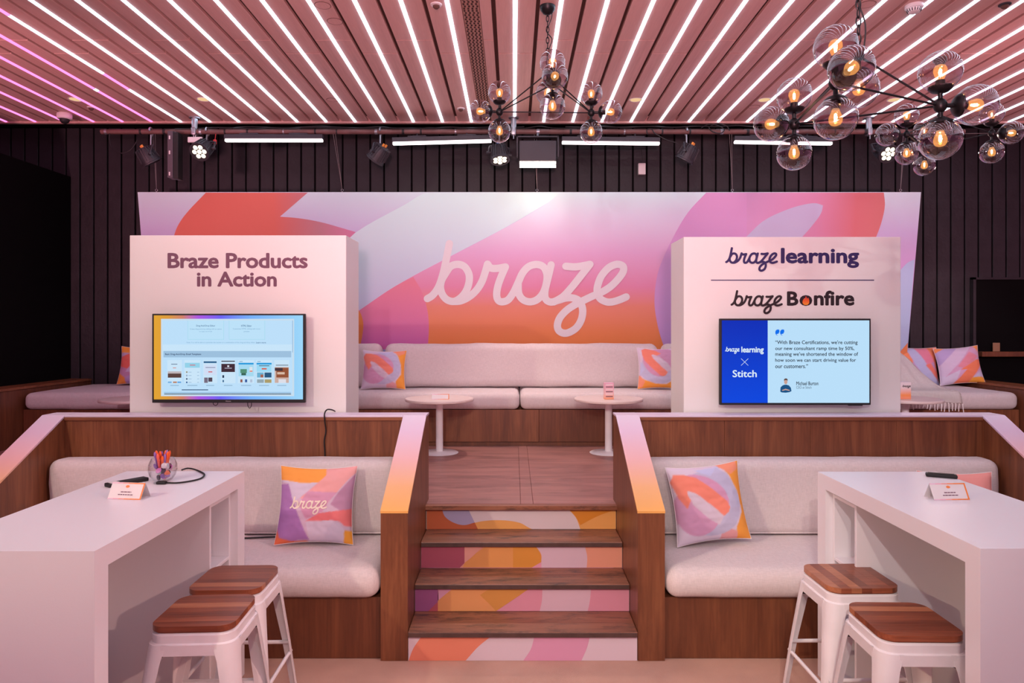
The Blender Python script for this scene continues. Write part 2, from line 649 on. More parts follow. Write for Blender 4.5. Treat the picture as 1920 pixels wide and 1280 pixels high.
def add_logo(bm, x0, x1, y0, y1, fn, width=60, n=8, mi=0):
    """ribbon strokes with round ends in the plane"""
    cnt = [0]

    def tr(p):
        q = Vector(fn(x0 + (p[0] - LX0) / (LX1 - LX0) * (x1 - x0), y1 - (p[1] - LY0) / (LY1 - LY0) * (y1 - y0)))
        q.y -= 4e-6 * cnt[0]
        return q
    h = width / 2
    for st in LOGO:
        cnt[0] += 25
        P = [Vector((p.x, p.y)) for p in catmull([(a, b, 0) for a, b in st], n)]
        prev = None
        for i, p in enumerate(P):
            cnt[0] += 1
            d = P[min(i + 1, len(P) - 1)] - P[max(i - 1, 0)]
            d.normalize()
            nn = Vector((-d.y, d.x)) * h
            a, b = bm.verts.new(tr(p + nn)), bm.verts.new(tr(p - nn))
            if prev:
                bm.faces.new((prev[0], a, b, prev[1])).material_index = mi
            prev = (a, b)
        for q in (P[0], P[-1]):
            cnt[0] += 25
            ring = [bm.verts.new(tr(q + Vector((math.cos(2 * PI * k / 14), math.sin(2 * PI * k / 14))) * h)) for k in range(14)]
            bm.faces.new(ring).material_index = mi


# ================================================================== SETTING
UF = 0.628          # raised floor level
WALLY = 7.65        # back wall
CEIL, CEND = 3.80, 6.90

bm = bmesh.new()
box(bm, -9, 9, -4, 4.46, -0.06, 0.0)
struct('floor', bm, 'carpet', label='beige carpet of the lower floor')

bm = bmesh.new()
box(bm, -9, 9, 4.50, 7.75, 0.30, UF - 0.014)
upper = struct('floor_upper', bm, 'black_void', label='raised wooden floor behind the steps')
rows = [(4.425, 5.15), (5.154, 5.88), (5.884, 6.60)]
xs = [-4.7, -2.2, 0.045, 0.125, 2.3, 4.85]
for ri, (ya, yb) in enumerate(rows):
    for i in range(5):
        b = bmesh.new()
        bbox(b, xs[i] + 0.0006, xs[i + 1] - 0.0006, ya, yb - 0.002, UF - 0.013, UF, 0.002, 1)
        obj('floor_panel', b, 'floor_wood', upper)
b = bmesh.new()
bbox(b, -0.57, 0.67, 4.372, 4.418, UF - 0.03, UF - 0.002, 0.003, 1)
obj('threshold_strip', b, 'tread', upper)

# back wall: black boards with recessed joints
bm = bmesh.new()
box(bm, -9, 9, WALLY + 0.022, WALLY + 0.12, 0.3, 4.3)
wall = struct('wall_back', bm, 'black_void', label='black boarded back wall')
b = bmesh.new()
bbox(b, -0.068, 0.068, 0, 0.026, 0, 3.95 - UF, 0.004, 1)
proto = None
x = -6.08
while x < 7.9:
    if proto is None:
        proto = obj('board', b, 'black_wall', wall)
        k = proto
    else:
        k = proto.copy()
        COL.objects.link(k)
    k.location = (x, WALLY - 0.003 + random.uniform(-0.002, 0.002), UF)
    x += 0.1525
# dark soffit above the wall
bm = bmesh.new()
box(bm, -9, 9, CEND + 0.05, WALLY + 0.1, 3.99, 4.30)
struct('trim_1', bm, 'black_void', label='black soffit above the back wall')

# ceiling : cavity board, planks, fascia
bm = bmesh.new()
box(bm, -9, 9, -4, CEND, CEIL + 0.055, CEIL + 0.2)
ceiling = struct('ceiling', bm, 'ceil_dark', label='pale slatted wooden ceiling')
bm = bmesh.new()
box(bm, -9, 9, CEND, CEND + 0.045, CEIL - 0.012, CEIL + 0.49)
struct('trim_2', bm, 'ceil_plank', label='pale fascia along the rear edge of the ceiling')
PIT = 54.5 * CEND / FPX
S0 = (884.0 - VX) * CEND / FPX       # strip left of the vent
S1 = (965.0 - VX) * CEND / FPX       # strip right of the vent
HW = 0.0135
strips = []
for i in range(18):
    strips.append((S0 - i * PIT, 'L', i))
for i in range(20):
    strips.append((S1 + i * PIT, 'R', i))
segs = [(-3.9, 3.2), (3.204, 4.94), (4.949, CEND - 0.002)]
segs2 = [(-3.9, 3.0), (3.004, 5.18), (5.189, CEND - 0.002)]
pw = (PIT - 2 * HW - 0.026) / 2
spans = []
for i in range(17):
    c = S0 - i * PIT
    spans.append((c - HW - pw, c - HW, i % 2))
    spans.append((c - PIT + HW, c - PIT + HW + pw, (i + 1) % 2))
for i in range(19):
    c = S1 + i * PIT
    spans.append((c + HW, c + HW + pw, i % 2))
    spans.append((c + PIT - HW - pw, c + PIT - HW, (i + 1) % 2))
# planks around the vent
vent_x = (S0 + HW + 0.075, S0 + HW + 0.075 + 0.112)
gapx = (924.5 - VX) * 4.34 / FPX
spans += [(S0 + HW, vent_x[0] - 0.003, 0), (vent_x[1] + 0.003, gapx - 0.014, 1), (gapx + 0.014, S1 - HW, 0)]
pm = {}
for (a, c, k) in spans:
    for (ya, yb) in (segs if k else segs2):
        key = (round(c - a, 4), round(yb - ya, 3))
        if key not in pm:
            b = bmesh.new()
            bbox(b, 0, c - a, 0, yb - ya, 0, 0.026, 0.002, 1)
            o = obj('plank', b, 'ceil_plank', ceiling)
            pm[key] = o
        else:
            o = pm[key].copy()
            COL.objects.link(o)
        o.location = (a, ya, CEIL)

# perforated vent
vt = thing('ceiling_vent', 'tan perforated air vent strip running along the wooden ceiling', 'vent', (vent_x[0], 2.0, CEIL))
b = bmesh.new()
bbox(b, vent_x[0], vent_x[1], -0.5, CEND - 0.002, CEIL + 0.004, CEIL + 0.02, 0.002, 1)
part(vt, 'plate', b, 'vent', world=True)
b = bmesh.new()
for c in range(4):
    xx = vent_x[0] + 0.016 + c * 0.0265
    y = 3.4
    while y < CEND - 0.05:
        dx = 0.0035 * (1 if int(y * 33) % 2 else -1)
        box(b, xx - 0.006 + dx, xx + 0.006 + dx, y, y + 0.020, CEIL + 0.0015, CEIL + 0.005)
        y += 0.031
sl = part(vt, 'slots', b, 'vent_hole', world=True)
sl['kind'] = 'stuff'

# LED strips: a profile and a slightly proud glowing diffuser
vent_side = {'L': 'left', 'R': 'right'}
pinkfrom = 10
for (x, side, i) in strips:
    pink = side == 'L' and i >= 11
    mixed = side == 'L' and i == 10
    colour = 'magenta' if pink else ('white and magenta' if mixed else 'cool white')
    t = thing('led_strip', f'{colour} LED strip in the ceiling, {ORD[i]} to the {vent_side[side]} of the vent', 'strip light',
              (x, 0, CEIL), group='LED strips between the ceiling planks')
    b = bmesh.new()
    box(b, -HW, HW, -3.9, CEND - 0.004, 0.004, 0.03)
    part(t, 'profile', b, 'white_plastic')
    cuts = [(-3.9, CEND - 0.006, 'led_pink' if pink else 'led_white')]
    if mixed:
        cuts = [(-3.9, 4.548, 'led_pink'), (4.548, 5.587, 'led_white'), (5.587, 5.962, 'led_pink'), (5.962, CEND - 0.006, 'led_white')]
    if side == 'L' and i == 11:
        cuts = [(-3.9, 5.95, 'led_pink'), (5.95, 6.0, 'led_white'), (6.0, CEND - 0.006, 'led_pink')]
    for (ya, yb, mm) in cuts:
        b = bmesh.new()
        prism(b, [(-HW + .001, 0.004), (-HW + .002, -0.004), (-HW * .5, -0.008), (HW * .5, -0.008), (HW - .002, -0.004), (HW - .001, 0.004)], 'Y', ya, yb)
        part(t, 'diffuser', b, mm)

# black side wall on the left above a wooden ledge, low wooden walls at both bench ends
bm = bmesh.new()
box(bm, -5.0, -4.88, 2.2, WALLY - 0.01, 1.19, 3.41)
struct('wall_left', bm, 'black_void', label='low black side wall on the left')
for nm, xa, xb, lab in (('wall_low_left', -5.0, -4.655, 'left'), ('wall_low_right', 4.80, 5.06, 'right')):
    bm = bmesh.new()
    bbox(bm, xa, xb, 4.7, WALLY - 0.01, UF, 1.165, 0.003, 1)
    o = struct(nm, bm, 'panel2', label=f'low walnut wall closing the {lab} end of the rear bench')
    b = bmesh.new()
    bbox(b, xa - 0.004, xb + 0.008, 4.69, WALLY - 0.01, 1.166, 1.19, 0.004, 2)
    obj('ledge', b, 'edge_wood', o)

# dark serving hatch on the right of the back wall
t = thing('wall_hatch', 'black rectangular hatch in the black boarded wall at far right', 'hatch', (5.7, 7.6, 1.1))
b = bmesh.new()
bbox(b, 5.06, 6.5, 7.60, 7.64, 0.95, 2.275, 0.004, 1)
part(t, 'panel', b, 'black_void', world=True)
b = bmesh.new()
for (xa, xb, za, zb) in ((5.03, 5.06, 0.95, 2.30), (5.03, 6.5, 2.276, 2.30)):
    box(b, xa, xb, 7.585, 7.64, za, zb)
part(t, 'frame', b, 'black_wall', world=True)
b = bmesh.new()
bbox(b, 5.07, 6.5, 7.50, 7.598, 1.435, 1.49, 0.004, 1)
part(t, 'shelf', b, 'panel2', world=True)
b = bmesh.new()
p = at(1868, 652, 7.55)
bbox(b, p.x - 0.038, p.x + 0.038, 7.545, 7.555, 1.491, 1.585, 0.002, 1)
o = obj('notice_card', b, 'tan')
for k in range(3):
    pass
tag(o, 'small tan card standing on the shelf of the black hatch', 'card')

def smooth_poly(poly, n=5, lim=38):
    """round off the shallow turns of a printed outline, keep its corners"""
    P = [Vector(p) for p in poly]
    N = len(P)
    dirs = []
    for i in range(N):
        a, c = P[i] - P[i - 1], P[(i + 1) % N] - P[i]
        corner = a.length < 1e-6 or c.length < 1e-6 or math.degrees(a.angle(c)) > lim
        dirs.append(None if corner else (a.normalized() + c.normalized()).normalized())
    out = []
    for i in range(N):
        p, q = P[i], P[(i + 1) % N]
        e = q - p
        d0, d1 = dirs[i], dirs[(i + 1) % N]
        if (d0 is None and d1 is None) or e.length < 1e-6:
            out.append(tuple(p))
            continue
        t0 = (d0 if d0 is not None else e.normalized()) * e.length
        t1 = (d1 if d1 is not None else e.normalized()) * e.length
        for k in range(n):
            u = k / n
            h = p * (2 * u ** 3 - 3 * u * u + 1) + t0 * (u ** 3 - 2 * u * u + u) + q * (-2 * u ** 3 + 3 * u * u) + t1 * (u ** 3 - u * u)
            out.append(tuple(h))
    return out


# ================================================================== STAIRS
SXA, SXB = -0.555, 0.651
Y1, TR, RI = 3.646, 0.2527, 0.157


def riser_fn(k):
    yk = Y1 + TR * k - 0.0025
    return lambda px, py, e=0: (at(px, py, yk)[0], yk - e, at(px, py, yk)[2])


stairs = thing('staircase', 'four-step staircase with worn wooden treads and colourful printed risers', 'staircase', (0.048, Y1, 0))
flatcol = {}


def flat(rgb, rough=0.5):
    key = (rgb, rough)
    if key not in flatcol:
        flatcol[key] = plain('print_%d_%d_%d' % rgb, rgb, rough)
    return flatcol[key]


RISER_ART = {
    0: [((225, 205, 215), [(764, 1187), (1195, 1187), (1195, 1238), (764, 1238)]),
        ((236, 140, 112), [(790, 1187), (920, 1187), (897, 1208), (873, 1238), (766, 1238), (775, 1212)]),
        ((224, 160, 190), [(1002, 1187), (1106, 1187), (1100, 1212), (1090, 1238), (981, 1238), (995, 1214)])],
    1: [((224, 150, 168), [(776, 1098), (1181, 1098), (1181, 1148), (776, 1148)]),
        ((222, 186, 198), [(1017, 1098), (1108, 1098), (1106, 1125), (1102, 1148), (1012, 1148), (1016, 1125)]),
        ((226, 162, 186), [(822, 1098), (848, 1098), (820, 1126), (822, 1126)]),
        ((232, 158, 100), [(848, 1098), (992, 1098), (960, 1124), (930, 1148), (802, 1148), (822, 1124)]),
        ((216, 148, 74), [(900, 1112), (920, 1098), (992, 1098), (965, 1120), (930, 1148), (924, 1140)]),
        ((160, 88, 138), [(776, 1098), (821, 1098), (821, 1128), (803, 1148), (776, 1148)]),
        ((186, 86, 96), [(821, 1127), (821, 1148), (803, 1148)])],
    2: [((236, 160, 132), [(789, 1017), (1168, 1017), (1168, 1066), (789, 1066)]),
        ((222, 190, 202), [(1005, 1017), (1097, 1017), (1101, 1042), (1100, 1066), (996, 1066), (1015, 1050), (1015, 1036)]),
        ((234, 158, 90), [(910, 1017), (1000, 1017), (1013, 1034), (1015, 1052), (998, 1066), (868, 1066), (872, 1054)]),
        ((226, 150, 62), [(962, 1017), (1005, 1017), (1014, 1036), (1015, 1053), (997, 1066), (962, 1066)]),
        ((228, 156, 178), [(1015, 1053), (1015, 1066), (997, 1066)]),
        ((238, 166, 150), [(871, 1017), (905, 1017), (884, 1042), (871, 1055)]),
        ((176, 84, 104), [(789, 1017), (871, 1017), (871, 1055), (862, 1066), (789, 1066)])],
    3: [((236, 168, 92), [(800, 946), (1156, 946), (1156, 991), (800, 991)]),
        ((224, 206, 208), [(875, 946), (1066, 946), (1080, 966), (1088, 991), (998, 991), (975, 977), (940, 971), (905, 973), (889, 977)]),
        ((222, 140, 44), [(1067, 946), (1156, 946), (1120, 962), (1088, 982), (1080, 964)]),
        ((190, 96, 58), [(800, 946), (830, 946), (834, 962), (850, 976), (870, 982), (890, 976), (896, 991), (800, 991)]),
        ((170, 160, 192), [(829, 946), (878, 946), (890, 976), (870, 982), (850, 976), (834, 962)])],
}
for k in range(4):
    yk = Y1 + TR * k
    b = bmesh.new()
    box(b, SXA + 0.001, SXB - 0.001, yk, yk + 0.02, RI * k, RI * (k + 1) - 0.03)
    rs = part(stairs, 'riser', b, 'white_board', world=True)
    b = bmesh.new()
    mats = []
    f = riser_fn(k)
    # keep the print inside the riser face
    z0, z1 = RI * k + 0.001, RI * (k + 1) - 0.0302
    for li, (rgb, poly) in enumerate(RISER_ART[k]):
        poly = smooth_poly(poly)
        pts = [f(px, py, 0.0004 * li) for px, py in poly]
        py0 = min(q[1] for q in RISER_ART[k][0][1])
        py1 = max(q[1] for q in RISER_ART[k][0][1])
        pts = [(min(max(p[0], SXA + 0.002), SXB - 0.002), p[1], z1 + min(1.0, max(0.0, (q[1] - py0) / (py1 - py0))) * (z0 - z1)) for p, q in zip(pts, poly)]
        flat_poly(b, pts, li)
        mats.append(flat(rgb, 0.4))
    part(stairs, 'printed_artwork', b, mats, world=True, recalc=False).parent = stairs
    if k < 3:
        b = bmesh.new()
        bbox(b, SXA + 0.001, SXB - 0.001, yk - 0.018, yk + TR - 0.001, RI * (k + 1) - 0.028, RI * (k + 1), 0.004, 2)
        tr_ = part(stairs, 'tread', b, 'tread', world=True)
        b = bmesh.new()
        bbox(b, SXA + 0.004, SXB - 0.004, yk - 0.0215, yk - 0.0175, RI * (k + 1) - 0.027, RI * (k + 1) - 0.004, 0.001, 1)
        part(stairs, 'nosing', b, 'nosing', world=True)

# ================================================================== BOOTHS (built-in walnut units either side of the stairs)
PY, PZ0, PZ1 = 4.40, 0.788, 1.195      # partition front, cap heights
cap_grad = gradient('printed_cap_gradient', [(0.0, (240, 176, 96)), (0.22, (240, 182, 128)), (0.5, (236, 186, 186)), (0.8, (226, 200, 222)), (1.0, (226, 214, 232))],
                    'Z', PZ0, PZ1, 0.4)
TH = 0.142


def booth(side, inner, outer, label):
    s = -1 if side == 'left' else 1
    t = thing('booth_seat', label, 'bench', ((inner + outer) / 2, 4.0, 0), group=None)
    lo, hi = min(inner, outer), max(inner, outer)
    # side walls: sloped walnut slabs
    for xa, xb in ((lo, lo + TH), (hi - TH, hi)):
        b = bmesh.new()
        prism(b, [(Y1 - 0.006, 0.001), (Y1 - 0.006, PZ0 - 0.012), (PY, PZ1 - 0.012), (PY + 0.14, PZ1 - 0.012), (PY + 0.14, 0.001)], 'X', xa, xb)
        part(t, 'side_wall', b, 'panel', world=True)
        b = bmesh.new()
        prism(b, [(Y1 - 0.008, PZ0 - 0.012), (Y1 - 0.008, PZ0), (PY, PZ1), (PY + 0.142, PZ1), (PY + 0.142, PZ1 - 0.012), (PY, PZ1 - 0.012)], 'X',
              xa - 0.002, xb + 0.002)
        part(t, 'side_cap', b, cap_grad, world=True)
    # back: veneer panels side by side
    n = 4
    xa, xb = lo + TH, hi - TH
    for i in range(n):
        b = bmesh.new()
        bbox(b, xa + (xb - xa) * i / n + 0.0006, xa + (xb - xa) * (i + 1) / n - 0.0006, PY, PY + 0.13, 0.30, PZ1 - 0.013, 0.0008, 1)
        part(t, 'back_panel', b, 'panel', world=True)
    b = bmesh.new()
    bbox(b, xa, xb, PY - 0.012, PY, PZ1 - 0.034, PZ1 - 0.013, 0.003, 2)
    part(t, 'edge_strip', b, 'edge_wood', world=True)
    b = bmesh.new()
    bbox(b, xa + 0.003, xb - 0.003, PY - 0.012, PY + 0.142, PZ1 - 0.0125, PZ1, 0.003, 2)
    part(t, 'cap', b, cap_grad, world=True)
    # seat base fronts
    for i in range(2):
        b = bmesh.new()
        bbox(b, xa + (xb - xa) * i / 2 + 0.001, xa + (xb - xa) * (i + 1) / 2 - 0.001, Y1 + 0.02, PY - 0.002, 0.002, 0.325, 0.002, 1)
        part(t, 'seat_base', b, 'panel2', world=True)
    return t


LB = (-2.99, SXA - 0.001)
RB = (SXB + 0.001, 3.115)
booth('left', LB[1], LB[0], 'walnut booth seat with sloping printed caps to the left of the steps')
booth('right', RB[0], RB[1], 'walnut booth seat with sloping printed caps to the right of the steps')


# cushions ----------------------------------------------------------------
def rounded_box(bm, x0, x1, y0, y1, z0, z1, r, amp=0.0, step=0.07, seed=0.0, rx=None):
    lo, hi = Vector((x0, y0, z0)), Vector((x1, y1, z1))

    def coords(a, b):
        c = [a, a + r * 0.15, a + r * 0.4, a + r * 0.7, a + r]
        n = max(1, int((b - a - 2 * r) / step))
        c += [a + r + (b - a - 2 * r) * i / n for i in range(1, n)]
        c += [b - r, b - r * 0.7, b - r * 0.4, b - r * 0.15, b]
        return c
    C = [coords(lo[i], hi[i]) for i in range(3)]
    il, ih = lo + Vector((r, r, r)), hi - Vector((r, r, r))
    cache = {}

    def vert(p):
        key = (round(p[0], 5), round(p[1], 5), round(p[2], 5))
        if key in cache:
            return cache[key]
        P = Vector(p)
        q = Vector([min(max(P[i], il[i]), ih[i]) for i in range(3)])
        d = P - q
        d.normalize()
        out = q + d * r
        if amp:
            nv = noise.noise(Vector((out.x * 3.1 + seed, out.y * 5, out.z * 7))) + 0.5 * noise.noise(Vector((out.x * 9 + seed, out.y * 13, out.z * 17)))
            out = out + d * amp * nv
        v = bm.verts.new(out)
        cache[key] = v
        return v
    for ax in range(3):
        u, w = [i for i in range(3) if i != ax]
        for val in (lo[ax], hi[ax]):
            for i in range(len(C[u]) - 1):
                for j in range(len(C[w]) - 1):
                    q = []
                    for (a, c) in ((i, j), (i + 1, j), (i + 1, j + 1), (i, j + 1)):
                        p = [0, 0, 0]
                        p[ax], p[u], p[w] = val, C[u][a], C[w][c]
                        q.append(vert(p))
                    if len(set(q)) == 4:
                        try:
                            bm.faces.new(q)
                        except ValueError:
                            pass


def cushion(name, label, x0, x1, y0, y1, z0, z1, r, cat='cushion', amp=0.004, tilt=0.0, group=None, seed=0.0, zip_=None):
    cx, cy = (x0 + x1) / 2, (y0 + y1) / 2
    t = thing(name, label, cat, (cx, cy, z0), (tilt, 0, 0), group)
    b = bmesh.new()
    rounded_box(b, x0 - cx, x1 - cx, y0 - cy, y1 - cy, 0, z1 - z0, r, amp, seed=seed)
    part(t, 'cover', b, 'sofa', smooth='all')
    # piping seam round the front
    b = bmesh.new()
    e = r * 0.29
    if zip_ == 'bottom':
        path = [(x0 - cx + r, y0 - cy + e, e * 0.9), (x1 - cx - r, y0 - cy + e, e * 0.9)]
        pts = [Vector(path[0]).lerp(Vector(path[1]), i / 20) for i in range(21)]
        tube(b, pts, 0.006, 6)
        part(t, 'piping', b, 'sofa', smooth=True)
    else:
        b.free()
    return t


for side, xa, xb in (('left', LB[0] + TH + 0.004, LB[1] - TH - 0.004), ('right', RB[0] + TH + 0.004, RB[1] - TH - 0.004)):
    cushion('seat_cushion', f'long oatmeal linen seat cushion of the {side} booth', xa, xb, 3.60, 4.385, 0.327, 0.487, 0.075, seed=1.0 if side == 'left' else 5.0)
    cushion('back_cushion', f'long oatmeal linen back cushion of the {side} booth', xa + 0.01, xb - 0.01, 4.19, 4.382, 0.490, 0.945, 0.060, amp=0.006,
            seed=2.0 if side == 'left' else 8.0, zip_='bottom')

# rear bench ----------------------------------------------------------------
bt = thing('rear_bench', 'long walnut bench base along the black back wall', 'bench', (0, 6.9, UF))
bx = [-4.65, -2.3, 0.24, 2.5, 4.795]
for i in range(4):
    b = bmesh.new()
    bbox(b, bx[i] + 0.001, bx[i + 1] - 0.001, 6.575, WALLY - 0.02, UF + 0.04, 0.972, 0.0015, 1)
    part(bt, 'front_panel', b, 'panel' if i % 2 else 'panel2', world=True)
b = bmesh.new()
box(b, -4.64, 4.78, 6.581, 6.8, UF + 0.001, UF + 0.036)
part(bt, 'plinth', b, 'panel2', world=True)
cx_ = [-4.635, -2.3, 0.06, 2.42, 4.78]
where = ['at the far left under a lone pillow', 'just left of the centre seam', 'just right of the centre seam', 'at the far right under the white throw']
for i in range(4):
    cushion('bench_cushion', f'oatmeal linen rear bench seat cushion {where[i]}', cx_[i] + 0.003, cx_[i + 1] - 0.003, 6.54, 7.60, 0.974, 1.135, 0.06,
            group='seat cushions of the rear bench', seed=i * 3.3)
bc = [(-3.55, -1.345, 'behind the left display board'), (-1.318, 1.478, 'between the two display boards'), (1.507, 3.65, 'behind the right display board')]
for i, (xa, xb, w) in enumerate(bc):
    cushion('bench_back_cushion', f'oatmeal linen rear bench back cushion {w}', xa, xb, 7.03, 7.20, 1.143, 1.588, 0.08, amp=0.010,
            group='back cushions of the rear bench', seed=11 + i * 2.7, tilt=math.radians(-3))

# ================================================================== BANNER (leans forward at the top)
BYB, BYT, BZB, BZT = 7.40, 7.14, 1.40, 3.145


def ban(px, py, e=0.0):
    """point of the banner plane seen at this place of the photograph, e metres proud of it"""
    # plane: y = BYB + (z-BZB)*(BYT-BYB)/(BZT-BZB)
    k = (BYT - BYB) / (BZT - BZB)
    dz = -(py - VY) / FPX
    y = (BYB + (CAMH - BZB) * k) / (1 - dz * k)
    p = Vector(((px - VX) / FPX * y, y, CAMH + dz * y))
    n = Vector((0, -1, k)).normalized()
    return p + n * e


tl, tr2 = ban(258, 360), ban(1727, 360)
banner = thing('banner_wall', 'wide printed banner board with a big script word behind the rear bench', 'banner', (0.5, 7.3, 1.4))
b = bmesh.new()
q = []
for x in (tl.x, tr2.x):
    for (y, z) in ((BYB, BZB), (BYT, BZT)):
        for d in (0.0, 0.03):
            q.append(b.verts.new((x, y + d, z)))
for f in ((0, 1, 3, 2), (4, 6, 7, 5), (0, 4, 5, 1), (2, 3, 7, 6), (0, 2, 6, 4), (1, 5, 7, 3)):
    b.faces.new([q[i] for i in f])
base_g = gradient('banner_base', [(0, (153, 173, 216)), (0.45, (200, 148, 205)), (0.75, (200, 193, 232)), (1.0, (210, 242, 248))], 'Z', 1.5, 3.15, 0.55)
part(banner, 'panel', b, base_g, world=True)


def zpx(py):
    return ban(900, py).z


def xpx(px):
    return ban(px, 420).x


gr_c = gradient('banner_sunset', [(0, (226, 136, 70)), (0.10, (226, 136, 83)), (0.27, (226, 141, 122)), (0.40, (222, 143, 180)), (0.62, (220, 177, 218)), (0.85, (218, 220, 241)), (1, (211, 246, 250))],
                'Z', zpx(650), zpx(362), 0.55)
gr_l = gradient('banner_rose', [(0, (200, 108, 178)), (0.45, (218, 126, 171)), (1, (226, 134, 159))], 'Z', zpx(645), zpx(530), 0.55)
gr_coral = gradient('banner_coral_left', [(0, (218, 112, 92)), (0.55, (220, 116, 99)), (0.8, (190, 134, 145)), (1, (210, 128, 171))], 'X', xpx(330), xpx(665), 0.55)
gr_cr = gradient('banner_coral_right', [(0, (211, 163, 209)), (0.5, (211, 146, 182)), (0.78, (211, 119, 126)), (1, (210, 126, 124))], 'X', xpx(1400), xpx(1660), 0.55)
gr_pink = gradient('banner_pink', [(0, (193, 155, 216)), (1, (216, 165, 214))], 'Z', zpx(640), zpx(370), 0.55)
gr_wash = gradient('banner_pale', [(0, (193, 200, 234)), (1, (211, 250, 250))], 'Z', zpx(580), zpx(370), 0.55)
BART = [
    (gr_wash, [(760, 383), (800, 361), (1060, 361), (1022, 383), (950, 425), (830, 488), (740, 537), (673, 582), (600, 630), (600, 480), (655, 446), (668, 435)]),
    (gr_coral, [(386, 361), (577, 361), (525, 406), (560, 409), (600, 416), (640, 427), (667, 435), (655, 446), (600, 480), (340, 480), (325, 450), (327, 440), (333, 424), (346, 404)]),
    (gr_c, [(600, 630), (673, 582), (740, 537), (830, 488), (900, 452), (960, 420), (1005, 395), (1030, 378), (1050, 361), (1330, 361), (1330, 655), (600, 655)]),
    (gr_l, [(600, 630), (673, 582), (740, 537), (775, 519), (790, 545), (800, 575), (804, 605), (802, 655), (600, 655)]),
    (flat((226, 136, 70), 0.55), [(600, 560), (660, 570), (675, 585), (681, 605), (680, 625), (674, 655), (600, 655)]),
    (gr_pink, [(1324, 361), (1290, 398), (1263, 443), (1243, 485), (1233, 513), (1227, 565), (1232, 605), (1243, 645), (1247, 655), (1420, 655), (1440, 361)]),
    (gr_cr, [(1400, 361), (1657, 361), (1659, 385), (1653, 415), (1643, 443), (1625, 480), (1400, 480)]),
    (flat((193, 197, 227), 0.55), [(1380, 460), (1400, 443), (1430, 415), (1470, 395), (1505, 384), (1530, 381), (1543, 385), (1540, 398), (1525, 420), (1505, 443), (1480, 470)]),
    (flat((171, 195, 227), 0.55), [(1650, 560), (1670, 520), (1689, 505), (1702, 492), (1715, 486), (1702, 655), (1650, 655)]),
    (flat((226, 136, 83), 0.55), [(1680, 668), (1702, 642), (1701, 668)]),
]
b = bmesh.new()
mats = []
for i, (m, poly) in enumerate(BART):
    pts = []
    for px, py in smooth_poly(poly):
        p = ban(px, py, 0.0006 + 0.0002 * i)
        p.x = min(max(p.x, tl.x + 0.003), tr2.x - 0.003)
        if py < 360.5:
            p = ban(px, 360.5, 0.0006 + 0.0002 * i)
        pts.append(p)
    flat_poly(b, pts, i)
    mats.append(m)
part(banner, 'printed_artwork', b, mats, world=True, recalc=False)
b = bmesh.new()
add_logo(b, 794.5, 1181, -631, -449.5, lambda u, v: ban(u, -v, 0.0028), 60, 10)
part(banner, 'script_lettering', b, plain('logo_pale_pink', (226, 226, 232), 0.5), world=True, recalc=False)

# ================================================================== DISPLAY BOARDS with TVs
BDY, BDB = 4.56, 4.93
INK_P = plain('print_plum', (112, 66, 92), 0.5)
INK_N = plain('print_navy', (44, 34, 92), 0.5)
INK_K = plain('print_black', (34, 22, 26), 0.5)


def px_plane(Y):
    return lambda u, v: (at(u, -v, Y)[0], Y, at(u, -v, Y)[2])


def board_unit(xa, xb, ytop, label):
    X0, X1 = (xa - VX) * BDY / FPX, (xb - VX) * BDY / FPX
    Z1 = CAMH + (VY - ytop) * BDY / FPX
    t = thing('display_board', label, 'display board', ((X0 + X1) / 2, (BDY + BDB) / 2, UF))
    b = bmesh.new()
    bbox(b, X0, X1, BDY, BDB, UF + 0.001, Z1, 0.003, 1)
    part(t, 'panel', b, 'white_board', world=True)
    return t


bl = board_unit(243, 649, 441, 'white display board headed with plum lettering on the left')
br = board_unit(1282, 1689, 444, 'white display board with two script headings on the right')
f = px_plane(BDY - 0.001)
b = bmesh.new()
add_text(b, 'Braze Products', 314, 577, -503, -474, f, 0.03, 0.98)
add_text(b, 'in Action', 369, 519, -537.5, -509, f, 0.03, 0.98)
part(bl, 'lettering', b, INK_P, world=True, recalc=False)
b = bmesh.new()
add_logo(b, 1360, 1458, -509, -463.5, f, 74, 6)
add_text(b, 'learning', 1464, 1611, -502.5, -464.5, f, 0.034, 1.0)
o = part(br, 'lettering', b, INK_N, world=True, recalc=False)
o['label'] = 'navy heading'
b = bmesh.new()
add_logo(b, 1370, 1467, -588.5, -544, f, 74, 6)
add_text(b, 'B', 1475.5, 1497, -573, -546, f, 0.034)
add_text(b, 'o', 1499, 1523, -573.4, -553, f, 0.040)
add_text(b, 'nfire', 1526, 1602, -573, -544.5, f, 0.034)
o = part(br, 'lettering', b, INK_K, world=True, recalc=False)
o['label'] = 'black heading'
b = bmesh.new()
u = f
flat_poly(b, [f(1333, -524.2), f(1639, -524.2), f(1639, -526), f(1333, -526)])
part(br, 'divider_line', b, INK_N, world=True, recalc=False)
b = bmesh.new()
f2 = px_plane(BDY - 0.0022)
fl = [(1511 + (x_ - 1511) * 0.80, 565 + (y_ - 565) * 0.86) for x_, y_ in [(1511, 553), (1514, 559), (1517, 556.5), (1519, 563), (1519, 568), (1516, 572), (1511, 573), (1506, 572), (1503, 568), (1503.5, 563), (1507, 557.5), (1508.5, 560)]]
flat_poly(b, [f2(x_, -y_) for x_, y_ in fl])
part(br, 'flame_mark', b, gradient('flame_print', [(0, (250, 170, 50)), (0.5, (240, 110, 40)), (1, (214, 52, 40))], 'Z', at(0, 573, BDY).z, at(0, 556, BDY).z), world=True, recalc=False)

# televisions ------------------------------------------------------------
TVY = 4.485


